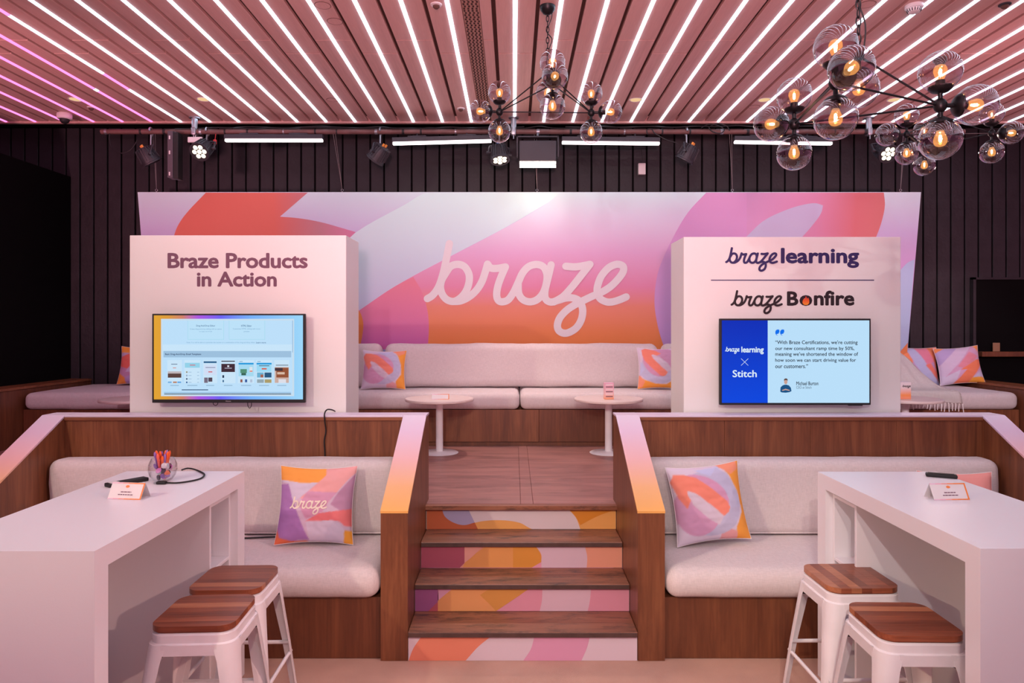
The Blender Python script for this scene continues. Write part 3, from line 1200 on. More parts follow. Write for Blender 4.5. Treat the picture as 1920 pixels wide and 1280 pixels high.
def tv(x0, x1, y0, y1, label, chin=8):
    p0, p1 = at(x0, y1, TVY), at(x1, y0, TVY)
    t = thing('television', label, 'television', ((p0.x + p1.x) / 2, TVY, p0.z))
    b = bmesh.new()
    bbox(b, p0.x, p1.x, TVY, TVY + 0.028, p0.z, p1.z, 0.003, 2)
    part(t, 'bezel', b, 'rubber', world=True)
    b = bmesh.new()
    w = (p1.x - p0.x)
    bbox(b, p0.x + w * .12, p1.x - w * .12, TVY + 0.027, TVY + 0.055, p0.z + 0.03, p1.z - 0.16, 0.008, 2)
    box(b, p0.x + w * .4, p0.x + w * .6, TVY + 0.05, BDY - 0.001, p0.z + 0.12, p1.z - 0.2)
    part(t, 'wall_mount', b, 'rubber', world=True)
    return t


def rect(b, f, x0, x1, y0, y1, mi):
    flat_poly(b, [f(x0, -y0), f(x1, -y0), f(x1, -y1), f(x0, -y1)], mi)


EMC = {}


def em(rgb, s=1.0):
    k = (rgb, s)
    if k not in EMC:
        EMC[k] = emis('screen_%d_%d_%d' % rgb, rgb, s)
    return EMC[k]


SC = 1.12
# left television
t = tv(285, 571.5, 588, 755, 'wall television showing a web page of email templates on the left board')
f = px_plane(TVY - 0.001)
X = lambda px: at(px, 0, TVY).x
scr = gradient('screen_border', [(0, (232, 168, 50)), (0.10, (226, 158, 60)), (0.2, (214, 130, 110)), (0.30, (176, 90, 230)), (0.45, (110, 100, 250)), (0.65, (120, 180, 255)), (1, (160, 220, 255))],
               'X', X(287), X(569), 0.2, SC)
b = bmesh.new()
rect(b, f, 288.5, 568, 591, 748.5, 0)
part(t, 'screen', b, scr, world=True, recalc=False)
pal, mats = {}, []
b = bmesh.new()


def C(rgb, store=None):
    if rgb not in pal:
        pal[rgb] = len(mats)
        mats.append(em(rgb, SC))
    return pal[rgb]


def R(x0, x1, y0, y1, rgb, lvl=1):
    ff = px_plane(TVY - 0.001 - 0.0005 * lvl)
    rect(b, ff, x0, x1, y0, y1, C(rgb))


def T(s, x0, x1, y0, y1, rgb, lvl=4, bold=0.0):
    ff = px_plane(TVY - 0.001 - 0.0005 * lvl)
    add_text(b, s, x0, x1, -y1, -y0, ff, bold, 1.0, 0.0, C(rgb))


def TX(px, py):     # zoomed crop (280..580 x 580..780, x6.4) -> photograph
    return 280 + px / 6.4, 580 + py / 6.4


def RZ(a, c, d, e, rgb, lvl=1):
    x0, y0 = TX(a, d)
    x1, y1 = TX(c, e)
    R(x0, x1, y0, y1, rgb, lvl)


def TZ(s, a, c, d, e, rgb, lvl=4, bold=0.0):
    x0, y0 = TX(a, d)
    x1, y1 = TX(c, e)
    T(s, x0, x1, y0, y1, rgb, lvl, bold)


RZ(140, 1738, 112, 1040, (204, 226, 242), 1)
RZ(160, 1718, 132, 1015, (192, 228, 255), 2)
RZ(160, 1718, 420, 500, (204, 234, 255), 3)
for a, c in ((460, 895), (955, 1388)):
    RZ(a, c, 132, 362, (168, 222, 240), 3)
    RZ(a + 5, c - 5, 132, 357, (192, 230, 254), 4)
TZ('Drag-And-Drop Editor', 563, 790, 184, 210, (66, 110, 150), 5, 0.01)
TZ('Create drag and drop editing with an option', 487, 868, 226, 246, (112, 160, 196), 5)
TZ('to copy out of tab', 598, 752, 256, 274, (112, 160, 196), 5)
TZ('HTML Editor', 1102, 1228, 184, 208, (66, 110, 150), 5, 0.01)
TZ('Customize HTML editing with more', 1003, 1330, 224, 244, (112, 160, 196), 5)
TZ('preview', 1134, 1202, 256, 276, (112, 160, 196), 5)
TZ('Note: You will be able to customize this section or a combination of the drag and drop editor.', 447, 1272, 388, 408, (120, 168, 200), 5)
TZ('Learn more', 1282, 1400, 388, 406, (52, 96, 140), 5, 0.01)
RZ(170, 1702, 498, 574, (160, 196, 226), 4)
TZ('Basic Drag-And-Drop Email Templates', 190, 622, 526, 552, (34, 58, 96), 6, 0.02)
RZ(388, 706, 959, 969, (40, 70, 110), 5)
RZ(176, 1700, 990, 1000, (150, 190, 225), 4)
RZ(178, 1700, 1009, 1018, (30, 46, 66), 5)
RZ(1716, 1722, 132, 515, (130, 170, 210), 5)
cards = [(222, 384), (426, 606), (652, 808), (864, 1027), (1070, 1252), (1286, 1466), (1505, 1674)]
for i, (a, c) in enumerate(cards):
    RZ(a - 6, c + 6, 606, 884, (206, 234, 254), 4)
    RZ(a + 30, c - 30, 906, 916, (150, 186, 214), 5)
RZ(222, 384, 750, 818, (92, 66, 62), 5)
RZ(222, 384, 742, 768, (196, 186, 190), 6)
RZ(282, 322, 697, 704, (222, 104, 70), 6)
RZ(262, 336, 652, 660, (90, 110, 140), 6)
for q, col in ((222, (120, 180, 230)), (284, (190, 130, 100)), (336, (100, 170, 230))):
    RZ(q, q + 46, 864, 882, col, 6)
RZ(426, 606, 640, 698, (150, 214, 238), 5)
RZ(486, 552, 662, 672, (214, 110, 120), 6)
for q in range(4):
    RZ(440, 458, 742 + q * 41, 760 + q * 41, [(150, 140, 110), (150, 170, 200), (60, 80, 110), (40, 90, 150)][q], 6)
    RZ(470, 506, 748 + q * 41, 754 + q * 41, (150, 184, 214), 6)
    RZ(574, 598, 748 + q * 41, 754 + q * 41, (150, 184, 214), 6)
RZ(652, 808, 622, 642, (34, 92, 140), 5)
RZ(656, 806, 660, 786, (212, 226, 250), 5)
RZ(708, 756, 743, 754, (214, 70, 70), 6)
RZ(674, 792, 692, 700, (130, 130, 160), 6)
RZ(658, 702, 816, 880, (120, 110, 130), 6)
RZ(708, 756, 816, 866, (84, 70, 84), 6)
RZ(864, 1027, 615, 627, (52, 44, 60), 5)
RZ(864, 1027, 652, 750, (66, 44, 56), 5)
RZ(936, 958, 670, 690, (230, 235, 245), 6)
RZ(904, 990, 700, 708, (190, 190, 210), 6)
RZ(876, 898, 788, 820, (40, 60, 90), 6)
RZ(878, 896, 846, 872, (60, 110, 150), 6)
for a in (1070, 1286):
    RZ(a, a + 182, 640, 660, (24, 156, 224), 5)
    RZ(a + 10, a + 50, 620, 628, (120, 170, 200), 6)
RZ(1070, 1252, 662, 802, (168, 222, 246), 5)
RZ(1092, 1170, 715, 762, (84, 146, 120), 6)
RZ(1104, 1160, 762, 790, (60, 104, 90), 6)
RZ(1202, 1238, 690, 752, (226, 232, 240), 6)
RZ(1204, 1238, 735, 746, (226, 96, 60), 7)
for q, col in ((1092, (150, 90, 80)), (1148, (50, 90, 160)), (1210, (180, 196, 220))):
    RZ(q, q + 26, 838, 874, col, 6)
RZ(1286, 1466, 662, 748, (160, 222, 250), 5)
RZ(1348, 1408, 704, 720, (224, 90, 64), 6)
RZ(1316, 1440, 672, 680, (30, 80, 110), 6)
RZ(1292, 1372, 756, 816, (110, 180, 214), 6)
RZ(1334, 1368, 780, 816, (170, 100, 80), 7)
RZ(1382, 1466, 756, 816, (40, 90, 130), 6)
RZ(1292, 1374, 838, 880, (150, 170, 180), 6)
RZ(1384, 1466, 838, 880, (176, 160, 110), 6)
RZ(1518, 1668, 664, 672, (90, 90, 100), 6)
RZ(1505, 1674, 690, 880, (206, 176, 166), 5)
RZ(1524, 1670, 700, 816, (150, 84, 56), 6)
RZ(1505, 1600, 700, 736, (70, 50, 56), 7)
RZ(1534, 1624, 752, 778, (220, 190, 170), 7)
RZ(1550, 1640, 836, 880, (226, 226, 236), 7)
part(t, 'screen_content', b, mats, world=True, recalc=False)['kind'] = 'stuff'
b = bmesh.new()
add_text(b, 'Hisense', 423, 433, -752.8, -750.6, px_plane(TVY - 0.0008), 0.02)
part(t, 'maker_mark', b, plain('print_silver', (190, 186, 190), 0.4), world=True, recalc=False)
for (xc, w_, h_) in ((404, 4.3, 6), (468, 3.6, 11)):
    b = bmesh.new()
    pts = [at(xc - w_, 754, TVY + 0.02), at(xc - w_ * .9, 754 + h_ * .6, TVY + 0.015), at(xc, 754 + h_, TVY + 0.012), at(xc + w_ * .9, 754 + h_ * .6, TVY + 0.015), at(xc + w_, 754, TVY + 0.02)]
    tube(b, catmull(pts, 6), 0.0022, 6)
    part(t, 'cable_loop', b, 'rubber', world=True, smooth=True)


# right television
t = tv(1350, 1633, 597, 759, 'wall television showing a customer quote beside a blue panel on the right board')
b = bmesh.new()
f = px_plane(TVY - 0.001)
rect(b, f, 1353.5, 1439.5, 600.5, 755, 0)
o = part(t, 'screen', b, gradient('screen_blue', [(0, (0, 72, 226)), (1, (0, 46, 186))], 'Z', at(0, 755, TVY).z, at(0, 600, TVY).z, 0.2, SC), world=True, recalc=False)
o['label'] = 'royal blue half of the screen'
b = bmesh.new()
rect(b, f, 1439.5, 1630, 600.5, 755, 0)
o = part(t, 'screen', b, em((190, 228, 255), SC), world=True, recalc=False)
o['label'] = 'pale blue half of the screen'
pal, mats = {}, []
b = bmesh.new()
W_, K_ = (226, 244, 255), (22, 30, 44)
ff = px_plane(TVY - 0.0025)
add_logo(b, 1359.5, 1386.5, -663, -650, ff, 80, 4, C(W_))
T('learning', 1390, 1432, 649.5, 664, W_, 4, 0.03)
for (xa, ya, xb, yb) in ((1389.5, 672, 1403, 685), (1403, 672, 1389.5, 685)):
    n_ = Vector((yb - ya, -(xb - xa))).normalized() * 0.35
    flat_poly(b, [ff(xa + n_.x, -(ya + n_.y)), ff(xb + n_.x, -(yb + n_.y)), ff(xb - n_.x, -(yb - n_.y)), ff(xa - n_.x, -(ya - n_.y))], C(W_))
T('Stitch', 1373.5, 1419, 693.5, 707, W_, 4, 0.018)
for xc in (1457.5, 1466.5):
    poly = [(xc + 3.6 * math.cos(a * PI / 8), 621.5 + 3.8 * math.sin(a * PI / 8)) for a in range(2, 12)] 
    pts = [(xc + 3.8, 618), (xc + 4, 622), (xc + 2, 625.5), (xc - 1, 626), (xc - 1.5, 627), (xc + 1.5, 629), (xc - 2, 628.2), (xc - 3.9, 624.5), (xc - 3.6, 620.5), (xc - 1.5, 618), (xc + 1, 617.3)]
    flat_poly(b, [ff(a, -c) for a, c in pts], C((0, 112, 240)))
lines = [('\u201cWith Braze Certifications, we\u2019re cutting', 1453.5, 1608, 638, 647),
         ('our new consultant ramp time by 50%,', 1453.5, 1602, 649.5, 658),
         ('meaning we\u2019ve shortened the window of', 1453.5, 1609, 660, 669),
         ('how soon we can start driving value for', 1453.5, 1605, 671.5, 680),
         ('our customers.\u201d', 1453.5, 1515, 682.5, 690)]
for s_, a, c, d, e in lines:
    T(s_, a, c, d, e, K_, 4, 0.014)
T('Michael Burton', 1493, 1534.5, 715, 722, K_, 4, 0.014)
T('CEO at Stitch', 1493, 1521.5, 723.5, 728.5, (80, 100, 120), 4)
part(t, 'screen_text', b, mats, world=True, recalc=False)['kind'] = 'stuff'
pal, mats = {}, []
b = bmesh.new()
# round portrait: shirt, head, hair
sh = [(1463, 734), (1463.5, 726), (1467, 722.5), (1471, 721), (1475, 721), (1479.5, 722.5), (1483, 727), (1484, 733), (1480, 735), (1473, 736), (1466, 735.5)]
flat_poly(b, [px_plane(TVY - 0.003)(a, -c) for a, c in sh], C((22, 84, 134)))
hd = [(1473.3 + 3.2 * math.cos(a * PI / 8), 715.6 + 4.6 * math.sin(a * PI / 8)) for a in range(16)]
flat_poly(b, [px_plane(TVY - 0.0035)(a, -c) for a, c in hd], C((206, 164, 150)))
hr = [(1470, 714), (1470, 711), (1472, 709.3), (1475, 709.3), (1476.8, 711), (1476.8, 714), (1475.5, 712.3), (1471.5, 712.3)]
flat_poly(b, [px_plane(TVY - 0.004)(a, -c) for a, c in hr], C((92, 66, 60)))
ar = [(1466, 731), (1473, 728.5), (1481, 731), (1480, 732.5), (1473, 731), (1467, 732.5)]
flat_poly(b, [px_plane(TVY - 0.004)(a, -c) for a, c in ar], C((206, 164, 150)))
part(t, 'portrait', b, mats, world=True, recalc=False)
b = bmesh.new()
p = at(1605, 759, TVY)
bbox(b, p.x - 0.045, p.x + 0.045, TVY + 0.002, TVY + 0.02, p.z - 0.006, p.z + 0.002, 0.002, 1)
part(t, 'sensor_pod', b, 'dark_metal', world=True)

# ================================================================== ROUND CAFE TABLES on the upper floor
def cafe_table(px, label, Yc=6.215):
    X_ = (px - VX) * Yc / FPX
    t = thing('pedestal_table', label, 'table', (X_, Yc, UF), group='white pedestal tables before the rear bench')
    b = bmesh.new()
    lathe(b, [(0, 0.462), (0.27, 0.462), (0.303, 0.468), (0.306, 0.475), (0.306, 0.486), (0.303, 0.490), (0, 0.490)], seg=48)
    part(t, 'tabletop', b, 'tabletop_wood', smooth=True)
    b = bmesh.new()
    cyl(b, (0, 0, 0.012), (0, 0, 0.462), 0.032, seg=24)
    lathe(b, [(0, 0.452), (0.09, 0.452), (0.09, 0.461), (0, 0.461)], seg=24)
    part(t, 'column', b, 'white_metal', smooth=True)
    b = bmesh.new()
    lathe(b, [(0, 0.0), (0.168, 0.0), (0.170, 0.004), (0.160, 0.010), (0.05, 0.016), (0.032, 0.018), (0, 0.018)], seg=40)
    part(t, 'foot', b, 'white_metal', smooth=True)
    return t


cafe_table(257, 'round white pedestal table mostly hidden by the left display board')
cafe_table(824, 'round white pedestal table with a small folded card, left of the steps')
cafe_table(1141, 'round white pedestal table with an upright striped menu, right of the steps')
cafe_table(1697, 'round white pedestal table beside the white throw at far right')

CARD_G = gradient('card_print', [(0, (236, 206, 220)), (1, (244, 160, 90))], 'X', -1, 1)


def tent_card(loc, w, h, d, yaw, label, dark, flip=False, marks=True):
    t = thing('tent_card', label, 'card', loc, (0, 0, yaw))
    b = bmesh.new()
    # front and back leaves
    th = 0.0012
    sk = -0.014 if flip is None else 0.0
    prism(b, [(-d, 0), (-d + th, 0), (th * .5, h - th), (0, h), (-th * .5, h - th)], 'X', -w / 2, w / 2)
    prism(b, [(d, 0), (0, h), (th * .5, h - th * 2), (d - th, 0)], 'X', -w / 2, w / 2)
    part(t, 'folded_sheet', b, 'white_plastic')

    def fn(u, v, e=0.0006):
        k = v / h
        return (u, -d * (1 - k) - e, v + e * 0.2)
    b = bmesh.new()
    m = 0.004
    # coloured border: pale -> orange across the width
    segsx = 6
    cols = [(232, 196, 214), (234, 178, 196), (240, 168, 160), (244, 150, 104), (240, 138, 70), (238, 134, 56)]
    mats_ = [flat(c_, 0.5) for c_ in cols]
    for i in range(segsx):
        ua, ub = -w / 2 + w * i / segsx, -w / 2 + w * (i + 1) / segsx
        for (va, vb) in ((0.0, m), (h - m * 1.3, h - 0.001)):
            flat_poly(b, [fn(ua, va), fn(ub, va), fn(ub, vb), fn(ua, vb)], i)
    flat_poly(b, [fn(w / 2 - m * 1.6, m), fn(w / 2, m), fn(w / 2, h - m), fn(w / 2 - m * 1.6, h - m)], 5)
    if marks:
        ring = [fn(0.009 * math.cos(a * PI / 8), h * 0.76 + 0.005 * math.sin(a * PI / 8), 0.001) for a in range(16)]
        flat_poly(b, ring, 4)
        mats_.append(INK_P)
        for (ww, va, vb) in ((0.16, .41, .46), (0.22, .25, .30)):
            u0 = -w * ww
            while u0 < w * ww:
                u1 = min(u0 + w * random.uniform(.05, .09), w * ww)
                flat_poly(b, [fn(u0, h * va, 0.001), fn(u1, h * va, 0.001), fn(u1, h * vb, 0.001), fn(u0, h * vb, 0.001)], 6)
                u0 = u1 + w * 0.012
    part(t, 'print', b, mats_, recalc=False)
    return t


CT = 1.025
tz = UF + 0.4905
tent_card(((826 - VX) * 6.13 / FPX, 6.13, tz), 0.152, 0.045, 0.03, 0.06, 'small white folded card on the pedestal table left of the steps', False, marks=False)
# upright menu block
t = thing('menu_stand', 'upright menu card with dark stripes on the pedestal table right of the steps', 'menu', ((1143 - VX) * 6.1 / FPX, 6.13, tz), (0, 0, 0.08))
b = bmesh.new()
bbox(b, -0.045, 0.036, -0.03, 0.03, 0, 0.145, 0.002, 1)
part(t, 'card', b, gradient('menu_print', [(0, (238, 160, 110)), (0.35, (236, 196, 196)), (1, (232, 176, 200))], 'Z', tz, tz + 0.145))
b = bmesh.new()
for k in range(6):
    z_ = 0.022 + k * 0.021
    flat_poly(b, [(-0.036, -0.0306, z_), (0.026, -0.0306, z_), (0.026, -0.0306, z_ + 0.0075), (-0.036, -0.0306, z_ + 0.0075)], k % 2)
part(t, 'print', b, [flat((96, 54, 72)), flat((240, 226, 230))], recalc=False)
# block at the far right table
X_ = (1692 - VX) * 6.16 / FPX
t = thing('drink_carton', 'white carton with an orange fade on the far right pedestal table', 'carton', (X_, 6.16, tz))
b = bmesh.new()
bbox(b, -0.05, 0.05, -0.05, 0.05, 0, 0.152, 0.004, 2)
part(t, 'body', b, gradient('carton_print', [(0, (238, 150, 120)), (0.25, (244, 150, 80)), (0.5, (240, 190, 180)), (0.7, (236, 222, 222)), (1, (232, 222, 226))], 'Z', tz, tz + 0.15))
b = bmesh.new()
add_logo(b, -0.03, 0.044, 0.098, 0.128, lambda u_, v_: (u_, -0.0508, v_), 80, 4)
part(t, 'lettering', b, INK_K, recalc=False)

# ================================================================== COUNTERS
def counter(xr, xo, y0, y1, label):
    """xr: open side facing the aisle, xo: closed outer side"""
    s = 1 if xr > xo else -1
    t = thing('bar_counter', label, 'counter', ((xr + xo) / 2, (y0 + y1) / 2, 0))
    lo, hi = min(xr, xo), max(xr, xo)
    tn, tf, tt = 0.077, 0.085, 0.07
    b = bmesh.new()
    prism(b, [(y0, CT), (y1, CT), (y1 - tf, CT - tt), (y0 + tn, CT - tt)], 'X', lo, hi)
    part(t, 'worktop', b, 'white', world=True)
    for poly in ([(y0, 0.001), (y0, CT), (y0 + tn, CT - tt), (y0 + tn, 0.001)], [(y1, 0.001), (y1, CT), (y1 - tf, CT - tt), (y1 - tf, 0.001)]):
        b = bmesh.new()
        prism(b, poly, 'X', lo, hi)
        part(t, 'end_panel', b, 'white', world=True)
    b = bmesh.new()
    a, c = (xo, xo + 0.03) if s > 0 else (xo - 0.03, xo)
    bbox(b, a, c, y0 + 0.078, y1 - 0.086, 0.001, CT - 0.0705, 0.002, 1)
    part(t, 'back_panel', b, 'white', world=True)
    # open shelf unit at the far end
    ya, yb = y1 - 0.32, y1 - 0.087
    xi0, xi1 = (lo + 0.035, hi - 0.035)
    b = bmesh.new()
    bbox(b, xi0, xi1, ya, ya + 0.016, 0.02, CT - 0.09, 0.002, 1)
    part(t, 'shelf_side', b, 'white', world=True)
    b = bmesh.new()
    bbox(b, xi0, xi1, yb - 0.016, yb, 0.02, CT - 0.09, 0.002, 1)
    part(t, 'shelf_side', b, 'white', world=True)
    for z in (0.02, 0.33, 0.63, CT - 0.09):
        b = bmesh.new()
        bbox(b, xi0, xi1, ya + 0.0165, yb - 0.0165, z - 0.016, z, 0.002, 1)
        part(t, 'shelf', b, 'white', world=True)
    b = bmesh.new()
    bx0, bx1 = (xi0, xi0 + 0.012) if s > 0 else (xi1 - 0.012, xi1)
    box(b, bx0, bx1, ya + 0.0165, yb - 0.0165, 0.021, CT - 0.107)
    part(t, 'shelf_back', b, 'white', world=True)
    return t


counter(-1.36, -1.954, 2.249, 3.504, 'white high counter at left carrying a glass bowl of pens')
counter(1.532, 2.128, 2.275, 3.492, 'white high counter at right carrying a folded card and a slim black case')

# ================================================================== STOOLS
SEATW, SH = 0.305, 0.655


def rounded_square(w, r, n=6):
    pts = []
    h = w / 2 - r
    for (cx, cy, a0) in ((h, h, 0), (-h, h, PI / 2), (-h, -h, PI), (h, -h, 1.5 * PI)):
        for k in range(n + 1):
            a = a0 + (PI / 2) * k / n
            pts.append((cx + r * math.cos(a), cy + r * math.sin(a)))
    return pts


def clip(poly, axis, lim, keep_less):
    out = []
    n = len(poly)
    for i in range(n):
        p, q = poly[i], poly[(i + 1) % n]
        ip = (p[axis] <= lim) == keep_less
        iq = (q[axis] <= lim) == keep_less
        if ip:
            out.append(p)
        if ip != iq:
            k = (lim - p[axis]) / (q[axis] - p[axis])
            out.append((p[0] + (q[0] - p[0]) * k, p[1] + (q[1] - p[1]) * k))
    return out


def loft(bm, A, B):
    a = [bm.verts.new(p) for p in A]
    c = [bm.verts.new(p) for p in B]
    for i in range(len(a)):
        j = (i + 1) % len(a)
        bm.faces.new((a[i], a[j], c[j], c[i]))
    return a, c


def make_stool(label, loc, yaw, staves_dir='X', tone=0):
    t = thing('bar_stool', label, 'stool', loc, (0, 0, yaw), 'white metal stools at the counters')
    # seat slab of glued staves
    sq = rounded_square(SEATW, 0.055, 7)
    seat = bpy.data.objects.new('seat', None)
    b = bmesh.new()
    prism(b, rounded_square(SEATW - 0.012, 0.05, 7), 'Z', SH - 0.026, SH - 0.021)
    seat = part(t, 'seat', b, 'seat_b', smooth=True)
    n = 7
    ax = 1 if staves_dir == 'X' else 0
    seq = [['seat_b', 'seat_a', 'seat_b', 'seat_a', 'seat_c', 'seat_a', 'seat_b'], ['seat_c', 'seat_a', 'seat_c', 'seat_b', 'seat_a', 'seat_a', 'seat_b'],
           ['seat_a', 'seat_c', 'seat_b', 'seat_a', 'seat_a', 'seat_b', 'seat_a'], ['seat_a', 'seat_b', 'seat_b', 'seat_a', 'seat_b', 'seat_c', 'seat_b']][tone]
    for i in range(n):
        a, c = -SEATW / 2 + SEATW * i / n, -SEATW / 2 + SEATW * (i + 1) / n
        poly = clip(clip(sq, ax, a + 0.0002, False), ax, c - 0.0002, True)
        b = bmesh.new()
        prism(b, poly, 'Z', SH - 0.021, SH - random.uniform(0, 0.0004))
        o = obj('stave', b, seq[i], seat)
        if staves_dir != 'X':
            pass
    # pressed-steel top band
    b = bmesh.new()
    w0, w1, w2 = SEATW - 0.012, SEATW + 0.002, SEATW + 0.016
    r0 = rounded_square(w0, 0.052, 7)
    r1 = rounded_square(w1, 0.055, 7)
    r2 = rounded_square(w2, 0.058, 7)
    A = [(x, y, SH - 0.027) for x, y in r0]
    B = [(x, y, SH - 0.034) for x, y in r1]
    Cc = [(x, y, SH - 0.062) for x, y in r1]
    D = [(x, y, SH - 0.068) for x, y in r2]
    a = [b.verts.new(p) for p in A]
    rings = [a]
    b.faces.new(a)
    for Rr in (B, Cc, D):
        rr = [b.verts.new(p) for p in Rr]
        for i in range(len(rr)):
            j = (i + 1) % len(rr)
            b.faces.new((rings[-1][i], rings[-1][j], rr[j], rr[i]))
        rings.append(rr)
    part(t, 'top_band', b, 'white_metal', smooth=True)
    # lower apron: thin sheets between legs with a shallow trapezium opening
    zt, za = SH - 0.066, SH - 0.105
    for k in range(4):
        rot = Matrix.Rotation(k * PI / 2, 4, 'Z')
        b = bmesh.new()
        yt = -(SEATW + 0.012) / 2
        pts = [(-0.10, zt), (0.10, zt), (0.10, za), (-0.10, za)]
        prism(b, pts, 'Y', yt - 0.004, yt)
        bmesh.ops.transform(b, matrix=rot, verts=b.verts[:])
        part(t, 'apron', b, 'white_metal')
        # leg: tapered angle section, rounded outside, splayed out
        b = bmesh.new()
        secs = []
        for z, c_, w_, rr in ((zt, (SEATW + 0.016) / 2, 0.078, 0.05), (za - 0.02, (SEATW + 0.03) / 2, 0.066, 0.046), (0.30, 0.192, 0.047, 0.03), (0.0, 0.222, 0.034, 0.02)):
            ring = []
            th = 0.003
            ring.append((c_ - w_, c_))
            for q in range(5):
                a_ = PI / 2 * (1 - q / 4)
                ring.append((c_ - rr + rr * math.cos(a_), c_ - rr + rr * math.sin(a_)))
            ring.append((c_, c_ - w_))
            ring.append((c_ - th, c_ - w_))
            for q in range(5):
                a_ = PI / 2 * (q / 4)
                ring.append((c_ - rr + (rr - th) * math.cos(a_), c_ - rr + (rr - th) * math.sin(a_)))
            ring.append((c_ - w_, c_ - th))
            secs.append([b.verts.new((x, -y, z)) for x, y in ring])
        for A_, B_ in zip(secs, secs[1:]):
            for i in range(len(A_)):
                j = (i + 1) % len(A_)
                b.faces.new((A_[i], A_[j], B_[j], B_[i]))
        b.faces.new(secs[0])
        b.faces.new(secs[-1][::-1])
        bmesh.ops.transform(b, matrix=rot, verts=b.verts[:])
        part(t, 'leg', b, 'white_metal', smooth=True)
        # foot rail between neighbouring legs
        b = bmesh.new()
        zr = 0.245 if k % 2 else 0.285
        c_ = 0.192 + (0.30 - zr) * 0.1
        tube(b, [(-c_ + 0.012, -c_ + 0.010, zr), (-c_ + 0.05, -c_ + 0.010, zr), (c_ - 0.05, -c_ + 0.010, zr), (c_ - 0.012, -c_ + 0.010, zr)], 0.0085, 10)
        bmesh.ops.transform(b, matrix=rot, verts=b.verts[:])
        part(t, 'foot_rail', b, 'white_metal', smooth=True)
        b = bmesh.new()
        bbox(b, 0.200, 0.224, -0.224, -0.200, -0.0, 0.012, 0.003, 1)
        bmesh.ops.transform(b, matrix=rot, verts=b.verts[:])
        part(t, 'rubber_foot', b, 'rubber')
    # cross braces under the seat
    b = bmesh.new()
    for s in (1, -1):
        tube(b, [(-0.15, -0.15 * s, SH - 0.13), (0, 0, SH - 0.10), (0.15, 0.15 * s, SH - 0.13)], 0.005, 6)
    part(t, 'cross_brace', b, 'dark_metal', smooth=True)
    return t


make_stool('white metal stool with wooden seat at the left counter, nearer the camera', (-1.195, 2.695, 0), 0.05, 'X', 0)
make_stool('white metal stool with wooden seat at the left counter, nearer the steps wall', (-1.222, 3.045, 0), 0.03, 'X', 2)
make_stool('white metal stool with striped wooden seat at the right counter, farther back', (1.482, 3.065, 0), 0.02, 'Y', 1)
make_stool('white metal stool with dark wooden seat at the right counter, nearer the camera', (1.470, 2.615, 0), -0.02, 'X', 3)

# ================================================================== PILLOWS
def inpoly(p, poly):
    x, y = p
    c = False
    j = len(poly) - 1
    for i in range(len(poly)):
        xi, yi = poly[i]
        xj, yj = poly[j]
        if (yi > y) != (yj > y) and x < (xj - xi) * (y - yi) / (yj - yi) + xi:
            c = not c
        j = i
    return c


def ell(cx, cy, rx, ry, rot=0, n=28):
    out = []
    for i in range(n):
        a = 2 * PI * i / n
        x, y = rx * math.cos(a), ry * math.sin(a)
        out.append((cx + x * math.cos(rot) - y * math.sin(rot), cy + x * math.sin(rot) + y * math.cos(rot)))
    return out


ART_A = [(218, 191, 211), [
    ((241, 174, 172), [(.45, 1.1), (1.1, 1.1), (1.1, 1.0), (.93, .84), (.78, .64), (.70, .54), (.30, .58), (.53, .80)]),
    ((218, 161, 190), [(.40, .68), (.80, .66), (.70, .54), (.62, .40), (.40, .30), (.28, .50)]),
    ((252, 169, 82), [(-.1, .82), (-.1, 1.1), (.58, 1.1), (.62, .9), (.53, .80), (.3, .79), (.12, .81)]),
    ((218, 205, 225), [(-.1, .82), (.12, .81), (.3, .79), (.53, .80), (.28, .58), (.18, .52), (.12, .77)]),
    ((177, 128, 190), [(-.1, .74), (.12, .77), (.2, .55), (.45, .03), (.2, .02), (.05, .08), (-.1, .2)]),
    ((198, 149, 180), [(1.1, 1.0), (.97, .86), (.80, .64), (.72, .50), (.85, .42), (1.1, .42)]),
    ((238, 128, 129), [(.40, .28), (.58, .38), (1.1, .46), (1.1, .22), (.92, .22), (.85, .28), (.75, .29), (.6, .28)]),
    ((221, 207, 225), [(.40, .28), (.6, .28), (.75, .29), (.85, .25), (.91, .18), (.90, .08), (.86, -.1), (.43, -.1), (.45, .04)]),
    ((250, 175, 69), [(.86, -.1), (1.1, -.1), (1.1, .16), (.91, .17), (.90, .08)]),
    ((238, 124, 85), [(-.1, -.1), (.5, -.1), (.42, .01), (.22, .02), (.06, .08), (.0, .2), (-.1, .24)]),
]]
